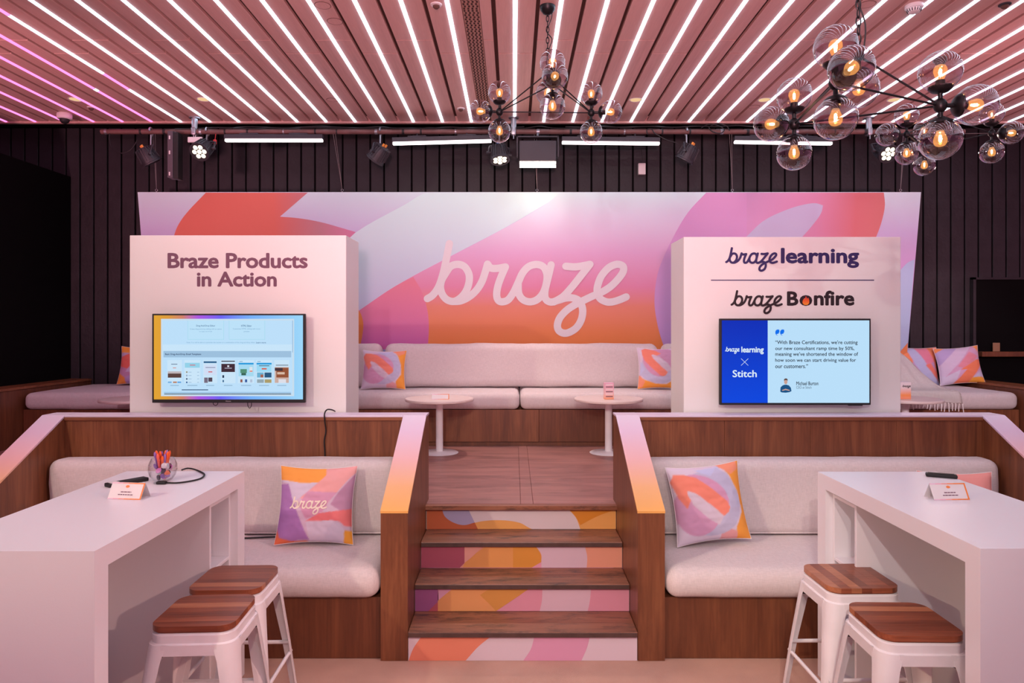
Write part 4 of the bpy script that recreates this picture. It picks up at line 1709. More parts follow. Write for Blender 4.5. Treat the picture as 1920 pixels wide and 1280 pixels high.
ART_B = [(223, 208, 225), [
    ((246, 165, 73), [(.62, 1.1), (1.1, 1.1), (1.1, -.1), (.76, -.1), (.80, .16), (.93, .35), (.92, .6), (.82, .85)]),
    ((246, 158, 126), [(.62, 1.1), (.95, 1.1), (.98, .9), (.85, .85), (.70, .97)]),
    ((231, 167, 170), [(.55, -.1), (.80, -.1), (.80, .10), (.70, .14), (.58, .08)]),
    ((198, 193, 219), ell(.48, .50, .44, .44, .3)),
    ((200, 202, 235), [(.35, .96), (.70, .98), (.72, .80), (.55, .86)]),
    ((198, 195, 223), [(.66, .97), (.80, .86), (.91, .62), (.92, .42), (.74, .40), (.74, .52), (.62, .74), (.55, .86)]),
    ((218, 161, 194), ell(.42, .62, .36, .24, -.6)),
    ((214, 161, 194), ell(.28, .42, .30, .34, .2)),
    ((246, 144, 122), [(.0, .80), (.06, .90), (.20, .90), (.34, .86), (.5, .72), (.72, .50), (.745, .42), (.71, .36), (.63, .31), (.5, .45), (.3, .63), (.18, .69), (.20, .56), (.14, .45), (.05, .6)]),
    ((218, 200, 215), [(.18, .69), (.30, .63), (.5, .45), (.63, .31), (.55, .2), (.40, .30), (.22, .50)]),
    ((221, 204, 219), ell(.32, .53, .20, .065, -.78)),
]]
ART_C = [(198, 161, 204), [
    ((189, 194, 229), [(.2, 1.1), (.45, 1.1), (.8, .3), (1.1, -.1), (.75, -.1), (.4, .5)]),
    ((240, 138, 100), [(.6, 1.1), (1.1, 1.1), (1.1, .0), (1.0, .0), (.9, .6)]),
    ((227, 140, 164), [(.45, 1.0), (.75, 1.0), (.9, .6), (.7, .5)]),
    ((240, 144, 100), [(-.1, 1.1), (.2, 1.1), (.35, .6), (.25, .2), (.15, .4), (-.1, .8)]),
    ((175, 161, 211), [(-.1, .75), (.12, .8), (.25, .5), (.15, .3), (-.1, .4)]),
    ((238, 134, 116), [(.65, .5), (.8, .55), (.95, .3), (.95, .1), (.8, .3)]),
]]
ART_D = [(214, 172, 204), [
    ((240, 148, 94), [(-.1, .8), (.1, 1.1), (.55, 1.1), (.4, .7)]),
    ((189, 172, 217), [(-.1, .5), (-.1, .8), (.4, 1.1), (.62, 1.1), (.3, .6)]),
    ((216, 200, 225), [(-.1, .1), (.0, .5), (.62, 1.1), (.9, 1.1), (.5, .6), (.1, .2)]),
    ((227, 149, 164), [(.4, .45), (.75, .85), (.95, .7), (.6, .35)]),
    ((242, 138, 100), [(.2, -.1), (.6, .35), (.45, .35), (.9, .62), (1.1, .6), (.7, .12), (.6, -.1)]),
    ((214, 205, 227), [(-.1, .3), (.1, .2), (.45, .35), (.35, .1), (.2, -.1), (-.1, -.1)]),
    ((206, 200, 225), [(.7, .12), (1.1, .45), (1.1, .12), (.9, .15)]),
    ((250, 175, 72), [(.55, -.1), (.7, .12), (.9, .15), (1.1, .12), (1.1, -.1)]),
    ((240, 158, 89), [(.8, 1.1), (1.1, 1.1), (1.1, .6), (1.0, .8)]),
]]
ART_E = [(206, 155, 194), [
    ((246, 165, 72), [(-.1, .82), (-.1, 1.1), (1.1, 1.1), (.6, .88), (.3, .84)]),
    ((198, 182, 219), [(-.1, .82), (.3, .84), (.05, .72)]),
    ((236, 118, 107), [(.05, .72), (.3, .84), (.6, .9), (.5, .4), (.2, .4), (-.1, .5)]),
    ((206, 187, 221), [(.6, .95), (.75, .9), (.35, .3), (.2, .3)]),
    ((246, 158, 77), [(-.1, -.1), (.25, -.1), (.2, .15), (.0, .3), (-.1, .3)]),
    ((189, 161, 213), [(.2, .15), (.5, .3), (.8, .7), (1.1, .7), (1.1, -.1), (.25, -.1)]),
    ((246, 148, 77), [(.6, .05), (.75, .2), (1.1, .35), (1.1, -.1), (.65, -.1)]),
]]
ART_P = [(237, 161, 153), [((250, 158, 98), [(.6, -.1), (1.1, -.1), (1.1, .5)])]]

pm_, N_, L_, b_ = new_mat('pillow_print')
b_.inputs['Roughness'].default_value = 0.85
b_.inputs['Specular IOR Level'].default_value = 0.2
vc = N_.new('ShaderNodeVertexColor')
vc.layer_name = 'print'
L_.new(vc.outputs['Color'], b_.inputs['Base Color'])
M['pillow'] = pm_
M['pillow_back'] = plain('pillow_white_cotton', (236, 228, 228), 0.9, spec=0.2)


def pillow(label, loc, w, h, lean, yaw, roll, art, xf=None, seed=0.0, logo=False, n=72, puff=0.075, res=None):
    t = thing('throw_pillow', label, 'pillow', loc, (-lean, roll, yaw), 'printed throw pillows')

    def shape(u, v, side):
        U, V = 2 * u - 1, 2 * v - 1
        # concave edges, ears at the corners
        ex = 1 - 0.085 * (1 - V * V) ** 1.0
        ey = 1 - 0.085 * (1 - U * U) ** 1.0
        x = U * ex * w / 2
        z = V * ey * h / 2
        k = max(0.0, (1 - abs(U) ** 2.6)) ** 0.55 * max(0.0, (1 - abs(V) ** 2.6)) ** 0.55
        wr = 0.0032 * noise.noise(Vector((U * 2.2 + seed, V * 5.5 + seed, side))) + 0.0014 * noise.noise(Vector((U * 7 + seed, V * 9, side * 3)))
        y = -side * puff * k * (1 - 0.12 * V) - side * wr * k * 2
        return (x, y, z + h / 2 - 0.012 * (1 - min(1, abs(V + 1))) * 0)
    base, layers = art
    rr = random.Random(seed)

    def colour(u, v):
        if xf:
            u, v = xf(u, v)
        acc = [0, 0, 0]
        for (du, dv) in ((-.3, -.3), (.3, -.3), (-.3, .3), (.3, .3)):
            c = base
            for rgb, poly in layers:
                if inpoly((u + du / n, v + dv / n), poly):
                    c = rgb
            for i in range(3):
                acc[i] += c[i] / 4
        return s2l(acc)
    for side in (1, -1):
        b = bmesh.new()
        m_ = n if side == 1 else 24
        G = [[b.verts.new(shape(i / m_, j / m_, side)) for j in range(m_ + 1)] for i in range(m_ + 1)]
        for i in range(m_):
            for j in range(m_):
                q = (G[i][j], G[i + 1][j], G[i + 1][j + 1], G[i][j + 1])
                b.faces.new(q if side == 1 else q[::-1])
        o = part(t, 'front_cover' if side == 1 else 'back_cover', b, 'pillow' if side == 1 else 'pillow_back', smooth='all', recalc=False)
        if side == 1:
            ca = o.data.color_attributes.new('print', 'FLOAT_COLOR', 'POINT')
            buf = []
            for i in range(m_ + 1):
                for j in range(m_ + 1):
                    buf += list(colour(i / m_, j / m_))
            ca.data.foreach_set('color', buf)
    # seam piping
    b = bmesh.new()
    ring = []
    K = 24
    for (ua, va, ub, vb) in ((0, 0, 1, 0), (1, 0, 1, 1), (1, 1, 0, 1), (0, 1, 0, 0)):
        for k in range(K):
            ring.append(Vector(shape(ua + (ub - ua) * k / K, va + (vb - va) * k / K, 1)))
    tube(b, ring, 0.0022, 5, closed=True)
    part(t, 'seam', b, 'pillow_back', smooth=True)
    if logo:
        b = bmesh.new()

        def fn(u, v):
            p = shape(u, v, 1)
            return (p[0], p[1] - 0.0012, p[2])
        add_logo(b, 0.16, 0.68, 0.36, 0.605, fn, 62, 6)
        part(t, 'script_lettering', b, plain('logo_cream', (246, 232, 214), 0.7), recalc=False)
    return t


rad = math.radians
pillow('pillow with a cream script word on pink and purple, in the left booth', ((590 - VX) * 4.02 / FPX, 4.00, 0.497), 0.45, 0.45, rad(16), rad(4), rad(1), ART_A, seed=3.0, logo=True)
pillow('pillow with a lavender ring and orange edge, in the right booth', ((1338 - VX) * 4.02 / FPX, 4.00, 0.508), 0.45, 0.45, rad(15), rad(8), rad(-4), ART_B, seed=9.0)
pillow('pink pillow corner peeking above the right counter', (2.60, 4.01, 0.492), 0.42, 0.42, rad(14), rad(-6), rad(0), ART_P, seed=4.0, n=30)
pillow('pillow with an orange top half hidden by the left display board', ((253 - VX) * 7.30 / FPX, 7.36, 1.142), 0.43, 0.41, rad(12), rad(6), rad(2), ART_E, seed=6.0, n=48)
pillow('white and orange ring pillow at the left end of the middle back cushion', ((719 - VX) * 6.86 / FPX, 6.845, 1.142), 0.435, 0.40, rad(18), rad(6), rad(1), ART_B, seed=2.0, n=56)
pillow('pink and orange ring pillow half hidden by the right display board', ((1236 - VX) * 6.86 / FPX, 6.845, 1.142), 0.43, 0.42, rad(14), rad(-4), rad(0), ART_B, xf=lambda u, v: (1 - v, 1 - u), seed=7.0, n=56)
pillow('striped pink pillow behind the white throw', ((1727 - VX) * 7.3 / FPX, 7.36, 1.142), 0.45, 0.41, rad(12), rad(-4), rad(1), ART_C, seed=12.0, n=52)
pillow('striped pink and orange pillow at the far right end of the rear bench', ((1811 - VX) * 7.15 / FPX, 7.20, 1.160), 0.43, 0.40, rad(14), rad(-10), rad(-5), ART_D, seed=15.0, n=56)

# ================================================================== WHITE THROW
t = thing('throw_blanket', 'white knitted throw with a fringe draped over the far right of the rear bench', 'blanket', (3.7, 6.8, 1.14))
rowsB = [  # left point, right point along the length of the cloth
    ((3.05, 7.23, 1.60), (3.98, 7.21, 1.50)),
    ((3.05, 7.12, 1.62), (4.00, 7.08, 1.45)),
    ((3.05, 6.96, 1.58), (4.04, 6.95, 1.345)),
    ((3.05, 6.90, 1.30), (4.09, 6.83, 1.25)),
    ((3.05, 6.80, 1.165), (4.14, 6.72, 1.175)),
    ((3.10, 6.66, 1.150), (4.18, 6.62, 1.152)),
    ((3.15, 6.57, 1.150), (4.205, 6.555, 1.145)),
    ((3.20, 6.535, 1.13), (4.215, 6.526, 1.10)),
    ((3.25, 6.530, 1.10), (4.22, 6.518, 1.03)),
]
Lc = catmull([r[0] for r in rowsB], 5)
Rc = catmull([r[1] for r in rowsB], 5)
b = bmesh.new()
NW = 40
grid = []
for i, (l, r) in enumerate(zip(Lc, Rc)):
    row = []
    for j in range(NW + 1):
        p = l.lerp(r, j / NW)
        fold = 0.010 * math.sin(j * 0.75 + i * 0.10) + 0.006 * noise.noise(Vector((j * 0.35, i * 0.2, 3)))
        amt = 0.35 + 0.65 * (1 if i < 18 else 0.4)
        row.append(b.verts.new((p.x, p.y - abs(fold) * 0.4 * amt, p.z + abs(fold) * amt)))
    grid.append(row)
for i in range(len(grid) - 1):
    for j in range(NW):
        b.faces.new((grid[i][j], grid[i][j + 1], grid[i + 1][j + 1], grid[i + 1][j]))
bmesh.ops.solidify(b, geom=b.faces[:], thickness=0.005)
part(t, 'cloth', b, 'throw', smooth='all', world=True)
for j in range(22):
    k = 0.28 + 0.72 * j / 21
    p = Lc[-1].lerp(Rc[-1], k)
    b = bmesh.new()
    pts = [p + Vector((0, -0.002, 0.006)), p + Vector((random.uniform(-.004, .004), -0.004, -0.03)), p + Vector((random.uniform(-.01, .01), -0.003, -random.uniform(0.065, 0.085)))]
    tube(b, catmull(pts, 3), 0.0042, 6)
    sphere(b, p + Vector((0, -0.003, -0.004)), 0.006, 8, 5)
    part(t, 'tassel', b, 'throw', smooth=True, world=True)

# ================================================================== THINGS ON THE COUNTERS
tent_card((at(214, 940, 2.9).x + 0.03, 2.96, CT + 0.0005), 0.152, 0.064, 0.034, rad(-7), 'folded table card with an orange edge on the left counter', True)
tent_card((at(1789, 940, 2.9).x, 2.95, CT + 0.0005), 0.155, 0.064, 0.034, rad(3), 'folded table card with an orange edge on the right counter', True)

# remote on the left
t = thing('remote_control', 'flat black remote with a pale label behind the card on the left counter', 'remote', (at(238, 906, 3.22).x, 3.22, CT + 0.0005), (0, 0, rad(55)))
b = bmesh.new()
bbox(b, -0.09, 0.09, -0.024, 0.024, 0, 0.017, 0.004, 2)
part(t, 'body', b, 'rubber')
b = bmesh.new()
bbox(b, -0.078, -0.04, -0.018, 0.018, 0.0172, 0.0182, 0.0004, 1)
part(t, 'label', b, 'white_plastic')
# slim black case on the right counter
t = thing('slim_case', 'slim black case lying at the far edge of the right counter', 'case', (at(1765, 895, 3.36).x, 3.36, CT + 0.0005), (0, 0, rad(-26)))
b = bmesh.new()
bbox(b, -0.066, 0.066, -0.02, 0.02, 0, 0.017, 0.006, 3)
part(t, 'body', b, 'rubber')
b = bmesh.new()
bbox(b, -0.055, 0.055, -0.013, 0.013, 0.0172, 0.019, 0.0008, 1)
part(t, 'lid', b, 'black_metal')

# glass bowl
BX, BY = at(305, 905, 3.28).x, 3.28
bowl = thing('glass_bowl', 'small round glass bowl filled with badges and pens on the left counter', 'bowl', (BX, BY, CT + 0.0005))
b = bmesh.new()
prof = [(0, 0.0), (0.030, 0.0), (0.042, 0.006), (0.056, 0.026), (0.0635, 0.052), (0.062, 0.078), (0.053, 0.100), (0.049, 0.108),
        (0.047, 0.108), (0.051, 0.099), (0.0595, 0.078), (0.061, 0.052), (0.0535, 0.027), (0.040, 0.009), (0.028, 0.004), (0, 0.004)]
lathe(b, prof, seg=36)
part(bowl, 'glass', b, 'clear_glass', smooth='all')
bcol = [flat((206, 120, 190), 0.3), flat((238, 130, 84), 0.3), flat((150, 120, 190), 0.3), flat((226, 222, 226), 0.3), flat((196, 216, 220), 0.3), flat((60, 50, 66), 0.3), flat((224, 150, 180), 0.3)]
rr = random.Random(5)
n_b = 0
b0 = {}
while n_b < 34:
    z = rr.uniform(0.012, 0.070)
    rmax = 0.038 * math.sqrt(max(0.05, 1 - ((z - 0.05) / 0.06) ** 2))
    a = rr.uniform(0, 2 * PI)
    r_ = rmax * (rr.uniform(0.3, 1) ** 0.5)
    nrm = Vector((math.cos(a), math.sin(a), rr.uniform(-.4, .7)))
    c = Vector((BX + r_ * math.cos(a), BY + r_ * math.sin(a), CT + z + 0.008))
    ci = n_b % len(bcol)
    if ci not in b0:
        b = bmesh.new()
        lathe(b, [(0, -0.0015), (0.0125, -0.0015), (0.0135, 0), (0.0125, 0.0018), (0.006, 0.003), (0, 0.0032)], seg=16)
        o = obj('button_badge', b, bcol[ci], smooth=True)
        b0[ci] = o
    else:
        o = b0[ci].copy()
        COL.objects.link(o)
    o.location = c
    o.rotation_euler = nrm.to_track_quat('Z', 'Y').to_euler()
    tag(o, ['orchid pink', 'orange', 'violet', 'white', 'pale blue', 'black', 'rose pink'][ci] + ' button badge lying inside the glass bowl', 'badge', 'button badges in the glass bowl')
    n_b += 1
pc = [flat((250, 104, 40), 0.4), flat((246, 112, 96), 0.4), flat((150, 110, 190), 0.4)]
pens = {}
for k in range(15):
    a = 2 * PI * k / 15 + rr.uniform(-.2, .2)
    ci = 2 if k % 4 == 1 else (k % 2)
    top = Vector((BX + 0.040 * math.cos(a) * rr.uniform(.25, 1.0), BY + 0.036 * math.sin(a) * rr.uniform(.2, 1), CT + rr.uniform(0.118, 0.150)))
    bot = Vector((BX + 0.016 * math.cos(a), BY + 0.016 * math.sin(a), CT + 0.045))
    d = top - bot
    L__ = d.length
    if ci not in pens:
        t = thing('pen', '', 'pen', (0, 0, 0))
        b = bmesh.new()
        cyl(b, (0, 0, 0), (0, 0, 0.080), 0.0048, 0.0054, 10)
        part(t, 'barrel', b, pc[ci], smooth=True)
        b = bmesh.new()
        lathe(b, [(0, 0.0802), (0.0056, 0.0802), (0.0066, 0.092), (0.005, 0.099), (0.0025, 0.105), (0, 0.106)], seg=10)
        part(t, 'cap', b, pc[ci], smooth=True)
        pens[ci] = t
    else:
        t = copy_tree(pens[ci])
    t.location = top - d.normalized() * 0.106
    t.rotation_euler = d.to_track_quat('Z', 'Y').to_euler()
    tag(t, 'purple pen standing in the glass bowl' if ci == 2 else ('orange pen standing in the glass bowl' if ci == 0 else 'coral pen standing in the glass bowl'),
        'pen', ['orange pens in the glass bowl', 'coral pens in the glass bowl', 'purple pens in the glass bowl'][ci])

# black cable with plug on the left counter
t = thing('power_cable', 'black cable with a plug looping beside the glass bowl', 'cable', (at(350, 900, 3.2).x, 3.2, CT))


def on_top(px, py, dz=0.005):
    Y = FPX * (CAMH - CT) / (py - VY)
    p = at(px, py, Y)
    return Vector((p.x, Y, CT + dz))


b = bmesh.new()
tube(b, catmull([on_top(341, 882.5), on_top(352, 879.5), on_top(366, 882), on_top(380, 888), on_top(383, 893), on_top(374, 899.5), on_top(352, 904.5), on_top(330, 907), on_top(313, 906.5)], 8), 0.0040, 8)
part(t, 'lead', b, 'rubber', smooth=True, world=True)
b = bmesh.new()
p = on_top(303, 907.5)
bbox(b, p.x - 0.022, p.x + 0.022, p.y - 0.011, p.y + 0.011, CT + 0.0008, CT + 0.014, 0.004, 2)
part(t, 'plug', b, 'rubber', world=True)
b = bmesh.new()
bbox(b, p.x - 0.034, p.x - 0.0225, p.y - 0.007, p.y + 0.007, CT + 0.003, CT + 0.011, 0.001, 1)
part(t, 'contact', b, 'steel', world=True)

# lead hanging down the left booth back
b = bmesh.new()
tube(b, catmull([at(628, 773, 4.535) + Vector((0, 0, 0.008)), at(622, 768, 4.47), at(613, 768, 4.42), at(608.5, 776, 4.378), at(609, 790, 4.383), at(611, 808, 4.392), at(608, 826, 4.392), at(609, 845, 4.392), at(609.5, 858, 4.392)], 8), 0.0045, 8)
o = obj('hanging_lead', b, 'rubber', smooth=True)
rebase(o, at(609, 800, 4.39))
tag(o, 'black lead hanging over the walnut back of the left booth', 'cable')
# lead along the seat crease of the left booth
b = bmesh.new()
tube(b, catmull([(-1.85, 4.13, 0.494), (-1.60, 4.14, 0.494), (-1.45, 4.155, 0.496), (-1.30, 4.165, 0.497), (-1.22, 4.17, 0.495)], 6), 0.005, 8)
o = obj('seat_lead', b, 'rubber', smooth=True)
rebase(o, (-1.5, 4.14, 0.49))
tag(o, 'black lead lying in the seat crease of the left booth', 'cable')

# ================================================================== LIGHTING PIPE AND FIXTURES
PPY = 6.76
PZ = CAMH + (VY - 247) * PPY / FPX
X_of = lambda px, Y=PPY: (px - VX) * Y / FPX
t = thing('lighting_pipe', 'long rusty red lighting pipe hung below the rear ceiling edge', 'pipe', (X_of(1000), PPY, PZ))
b = bmesh.new()
cyl(b, (X_of(190), PPY, PZ), (X_of(1808), PPY, PZ), 0.0235, seg=20)
part(t, 'tube', b, 'pipe', smooth=True, world=True)
for px in (365, 963, 1629):
    b = bmesh.new()
    cyl(b, (X_of(px), PPY, PZ + 0.02), (X_of(px), PPY, CEIL + 0.0), 0.028, seg=16)
    cyl(b, (X_of(px), PPY, CEIL - 0.012), (X_of(px), PPY, CEIL), 0.05, seg=16)
    part(t, 'hanger', b, 'steel', smooth=True, world=True)
    b = bmesh.new()
    bbox(b, X_of(px) - 0.022, X_of(px) + 0.022, PPY - 0.036, PPY + 0.036, PZ - 0.036, PZ + 0.036, 0.008, 2)
    cyl(b, (X_of(px), PPY - 0.02, PZ - 0.036), (X_of(px), PPY - 0.02, PZ - 0.075), 0.006, seg=8)
    part(t, 'clamp', b, 'steel', smooth=True, world=True)
rr = random.Random(21)
for k in range(30):
    px = 205 + k * 54 + rr.uniform(-12, 12)
    if px > 1800:
        break
    b = bmesh.new()
    w_ = rr.uniform(0.012, 0.03)
    cyl(b, (X_of(px), PPY, PZ), (X_of(px) + w_, PPY, PZ), 0.0255, seg=14)
    part(t, 'tape_band', b, 'rubber' if k % 3 else 'steel', smooth=True, world=True)
# cables running along the pipe
names = ['lowest', 'middle', 'topmost']
for ci in range(3):
    pts = []
    xx = X_of([330, 430, 1060][ci])
    xe = X_of([1000, 1330, 1640][ci])
    k = 0
    while xx < xe:
        pts.append((xx, PPY - 0.012 + rr.uniform(-.012, .012), PZ + 0.026 + 0.008 * ci + rr.uniform(-.006, .018)))
        xx += rr.uniform(0.12, 0.26)
    b = bmesh.new()
    tube(b, catmull(pts, 5), 0.0058, 6)
    o = obj('pipe_cable', b, 'rubber', smooth=True)
    rebase(o, pts[len(pts) // 2])
    tag(o, ['black cable along the left half of the lighting pipe', 'black cable along the middle of the lighting pipe', 'black cable along the right half of the lighting pipe'][ci], 'cable')
# loose loops
for nm, pts in (('coiled black cable on the pipe right of the middle', [(1315, 240), (1328, 233), (1345, 235), (1358, 243), (1350, 250), (1335, 246), (1330, 238), (1345, 232), (1362, 236), (1368, 245)]),
                ('thin cable loop hanging under the left end of the pipe', [(206, 250), (205, 262), (212, 280), (225, 287), (240, 284), (250, 275), (258, 262)]),
                ('cable arc beside the unlit lamp right of the middle', [(1214, 252), (1213, 243), (1222, 242), (1228, 250), (1250, 262), (1270, 268)])):
    b = bmesh.new()
    P = [at(px, py, PPY - 0.045 + 0.012 * math.sin(i)) for i, (px, py) in enumerate(pts)]
    tube(b, catmull(P, 6), 0.005, 6)
    o = obj('cable_loop', b, 'rubber', smooth=True)
    rebase(o, P[0])
    tag(o, nm, 'cable')


def hook_clamp(t, x, y, z, drop):
    """C-clamp over the pipe with a stem, world coordinates"""
    b = bmesh.new()
    pts = [(x, y + 0.036 * math.cos(a), z + 0.036 * math.sin(a)) for a in [PI * (-0.35 + 1.35 * k / 10) for k in range(11)]]
    tube(b, pts, 0.009, 6)
    cyl(b, (x, y, z - 0.034), (x, y, z - drop), 0.007, seg=8)
    cyl(b, (x - 0.018, y - 0.034, z - 0.012), (x + 0.018, y - 0.034, z - 0.012), 0.006, seg=8)
    part(t, 'clamp', b, 'steel', smooth=True, world=True)


# LED battens
for (pa, pb, pya, pyb, lab) in ((422, 606, 264, 264, 'lit LED batten on the pipe, leftmost of the four'),
                                (736, 922, 270, 265, 'lit LED batten on the pipe, left of the bright flood'),
                                (1053, 1237, 268, 270, 'lit LED batten on the pipe, right of the bright flood'),
                                (1376, 1560, 267, 270, 'lit LED batten on the pipe, rightmost of the four')):
    Yb = PPY - 0.02
    A, B = at(pa, pya, Yb), at(pb, pyb, Yb)
    c = (A + B) / 2
    t = thing('led_batten', lab, 'stage light', c, (0, -math.atan2(B.z - A.z, B.x - A.x), 0), 'LED battens on the lighting pipe')
    hl = (B - A).length / 2
    b = bmesh.new()
    bbox(b, -hl, hl, -0.03, 0.03, 0.016, 0.058, 0.004, 2)
    part(t, 'housing', b, 'dark_metal')
    b = bmesh.new()
    bbox(b, -hl + 0.004, hl - 0.004, -0.024, 0.02, -0.010, 0.0155, 0.006, 2)
    part(t, 'lens', b, 'bar_led')
    for s in (-0.5, 0.5):
        b = bmesh.new()
        bbox(b, s * hl - 0.09, s * hl + 0.09, -0.022, 0.022, 0.0585, 0.072, 0.003, 1)
        zt = PZ - c.z - 0.0
        cyl(b, (s * hl, 0, 0.07), (s * hl, 0.02, zt), 0.007, seg=8)
        part(t, 'bracket', b, 'dark_metal', smooth=True)


def par_can(px, py, Y, direction, lit, label, size=1.0):
    c = at(px, py, Y)
    d = Vector(direction).normalized()
    t = thing('par_can', label, 'stage light', c, (0, 0, 0), 'par lamps on the lighting pipe')
    R_ = 0.088 * size
    L_b = 0.15 * size
    b = bmesh.new()
    lathe(b, [(0, -L_b * .55), (R_ * .55, -L_b * .55), (R_ * .85, -L_b * .35), (R_ * .95, L_b * .1), (R_, L_b * .42), (R_ * 1.06, L_b * .45), (R_ * 1.06, L_b * .52), (R_ * .9, L_b * .52), (R_ * .9, L_b * .46), (0, L_b * .46)],
          (0, 0, 0), d, 28)
    part(t, 'body', b, 'dark_metal', smooth=True)
    u, v, _ = frame_of(d)
    # cooling fins
    b = bmesh.new()
    for k in range(20):
        a = 2 * PI * k / 20
        o = u * math.cos(a) + v * math.sin(a)
        tg = d.cross(o)
        p0, p1 = d * (-L_b * .5), d * (L_b * .3)
        vs = []
        for s in (-0.0022, 0.0022):
            vs += [b.verts.new(p0 + o * R_ * .5 + tg * s), b.verts.new(p0 + o * R_ * .92 + tg * s), b.verts.new(p1 + o * R_ * 1.05 + tg * s), b.verts.new(p1 + o * R_ * .8 + tg * s)]
        for f_ in ((0, 1, 2, 3), (7, 6, 5, 4), (0, 4, 5, 1), (1, 5, 6, 2), (2, 6, 7, 3), (3, 7, 4, 0)):
            b.faces.new([vs[i] for i in f_])
    part(t, 'cooling_fins', b, 'dark_metal')
    # lens cells
    for k in range(7):
        b = bmesh.new()
        if k == 0:
            o = Vector((0, 0, 0))
        else:
            a = 2 * PI * k / 6
            o = (u * math.cos(a) + v * math.sin(a)) * R_ * .56
        lathe(b, [(0, 0), (R_ * .25, 0), (R_ * .22, 0.006), (0, 0.010)], o + d * (L_b * .462), d, 14)
        part(t, 'lens', b, 'par_led' if lit else 'rubber', smooth=True)
    # yoke
    b = bmesh.new()
    side = Vector((0, 0, 1)).cross(d)
    side = side.normalized() if side.length > 0.05 else Vector((1, 0, 0))
    top = Vector((0, PPY - Y, 0.11))
    up = top.normalized()
    pts = [side * (R_ + .016), side * (R_ + .016) + up * 0.06, side * (R_ + .010) + up * 0.105, side * (R_ * .6) + up * 0.118, side * (-R_ * .6) + up * 0.118, -side * (R_ + .010) + up * 0.105, -side * (R_ + .016) + up * 0.06, -side * (R_ + .016)]
    for i in range(len(pts) - 1):
        cyl(b, pts[i], pts[i + 1], 0.010, seg=8)
    cyl(b, side * (R_ - .01), side * (R_ + .04), 0.012, seg=10)
    cyl(b, -side * (R_ - .01), -side * (R_ + .04), 0.012, seg=10)
    part(t, 'yoke', b, 'dark_metal', smooth=True)
    b = bmesh.new()
    end = Vector((0, PPY - Y, PZ - c.z))
    cyl(b, up * 0.118, end - Vector((0, 0, 0.03)), 0.008, seg=8)
    ring = [end + Vector((0, 0.036 * math.cos(a), 0.036 * math.sin(a))) for a in [PI * (-0.4 + 1.4 * k / 10) for k in range(11)]]
    tube(b, ring, 0.009, 6)
    part(t, 'clamp', b, 'steel', smooth=True)
    for s in (-0.02, 0.02):
        b = bmesh.new()
        q = -d * (L_b * .55) + u * s
        cyl(b, q, q - d * 0.026, 0.011, seg=10)
        o = part(t, 'connector', b, 'orange_plug' if not lit else 'blue_plug', smooth=True)
    return t, c


PARS = [(277, 292, 6.70, (0.45, 0.35, -0.9), False, 'unlit black par lamp at the left end of the lighting pipe'),
        (380, 279, 6.66, (-0.10, -0.80, -0.62), True, 'lit seven-cell par lamp left of the leftmost batten'),
        (711, 288, 6.70, (-0.62, 0.3, -0.75), False, 'unlit black par lamp pointing down left of the second batten'),
        (936, 288, 6.66, (0.12, -0.30, -0.95), True, 'lit par lamp tilted down beside the bright flood'),
        (1290, 287, 6.70, (-0.45, 0.25, -0.86), False, 'unlit black par lamp right of the third batten'),
        (1658, 283, 6.66, (0.12, -0.80, -0.60), True, 'lit seven-cell par lamp behind the right-hand chandeliers')]
for p in PARS:
    t, c = par_can(*p)
    if p[4]:
        d = Vector(p[3]).normalized()
        spot('par_beam', c + d * 0.13, c + d * 3, (1.0, 0.74, 0.62), 120, 80, 0.6, 0.05)

# central flood with two tubes
t = thing('flood_light', 'bright twin-tube flood light hanging at the middle of the lighting pipe', 'stage light', (X_of(1008, 6.70), 6.70, at(1008, 290, 6.7).z))
c = Vector(t.location)
b = bmesh.new()
w_ = 0.178
bbox(b, -w_, w_, -0.055, 0.06, -0.075, 0.125, 0.008, 2)
part(t, 'housing', b, 'dark_metal')
for zz in (-0.088, -0.122):
    b = bmesh.new()
    tube(b, [(-w_ + 0.005, -0.045, zz), (0, -0.045, zz), (w_ - 0.005, -0.045, zz)], 0.013, 12)
    part(t, 'tube', b, 'bar_led_hot', smooth=True)
b = bmesh.new()
prism(b, [(0.045, -0.100), (0.06, -0.0755), (-0.05, -0.0755), (-0.03, -0.079)], 'X', -w_, w_)
part(t, 'reflector', b, 'dark_metal')
spot('flood_beam', c + Vector((0, -0.02, -0.14)), c + Vector((0, 0.28, -1.2)), (1.0, 0.80, 0.68), 9, 150, 0.9, 0.12)
b = bmesh.new()
for s in (-1, 1):
    bbox(b, s * (w_ + 0.018) - 0.008, s * (w_ + 0.018) + 0.008, -0.03, 0.03, -0.03, 0.172, 0.003, 1)
bbox(b, -w_ - 0.026, w_ + 0.026, -0.03, 0.03, 0.160, 0.176, 0.003, 1)
part(t, 'yoke', b, 'dark_metal')
b = bmesh.new()
cyl(b, (0, 0, 0.17), (0, PPY - 6.70, PZ - c.z), 0.009, seg=8)
part(t, 'stem', b, 'steel', smooth=True)

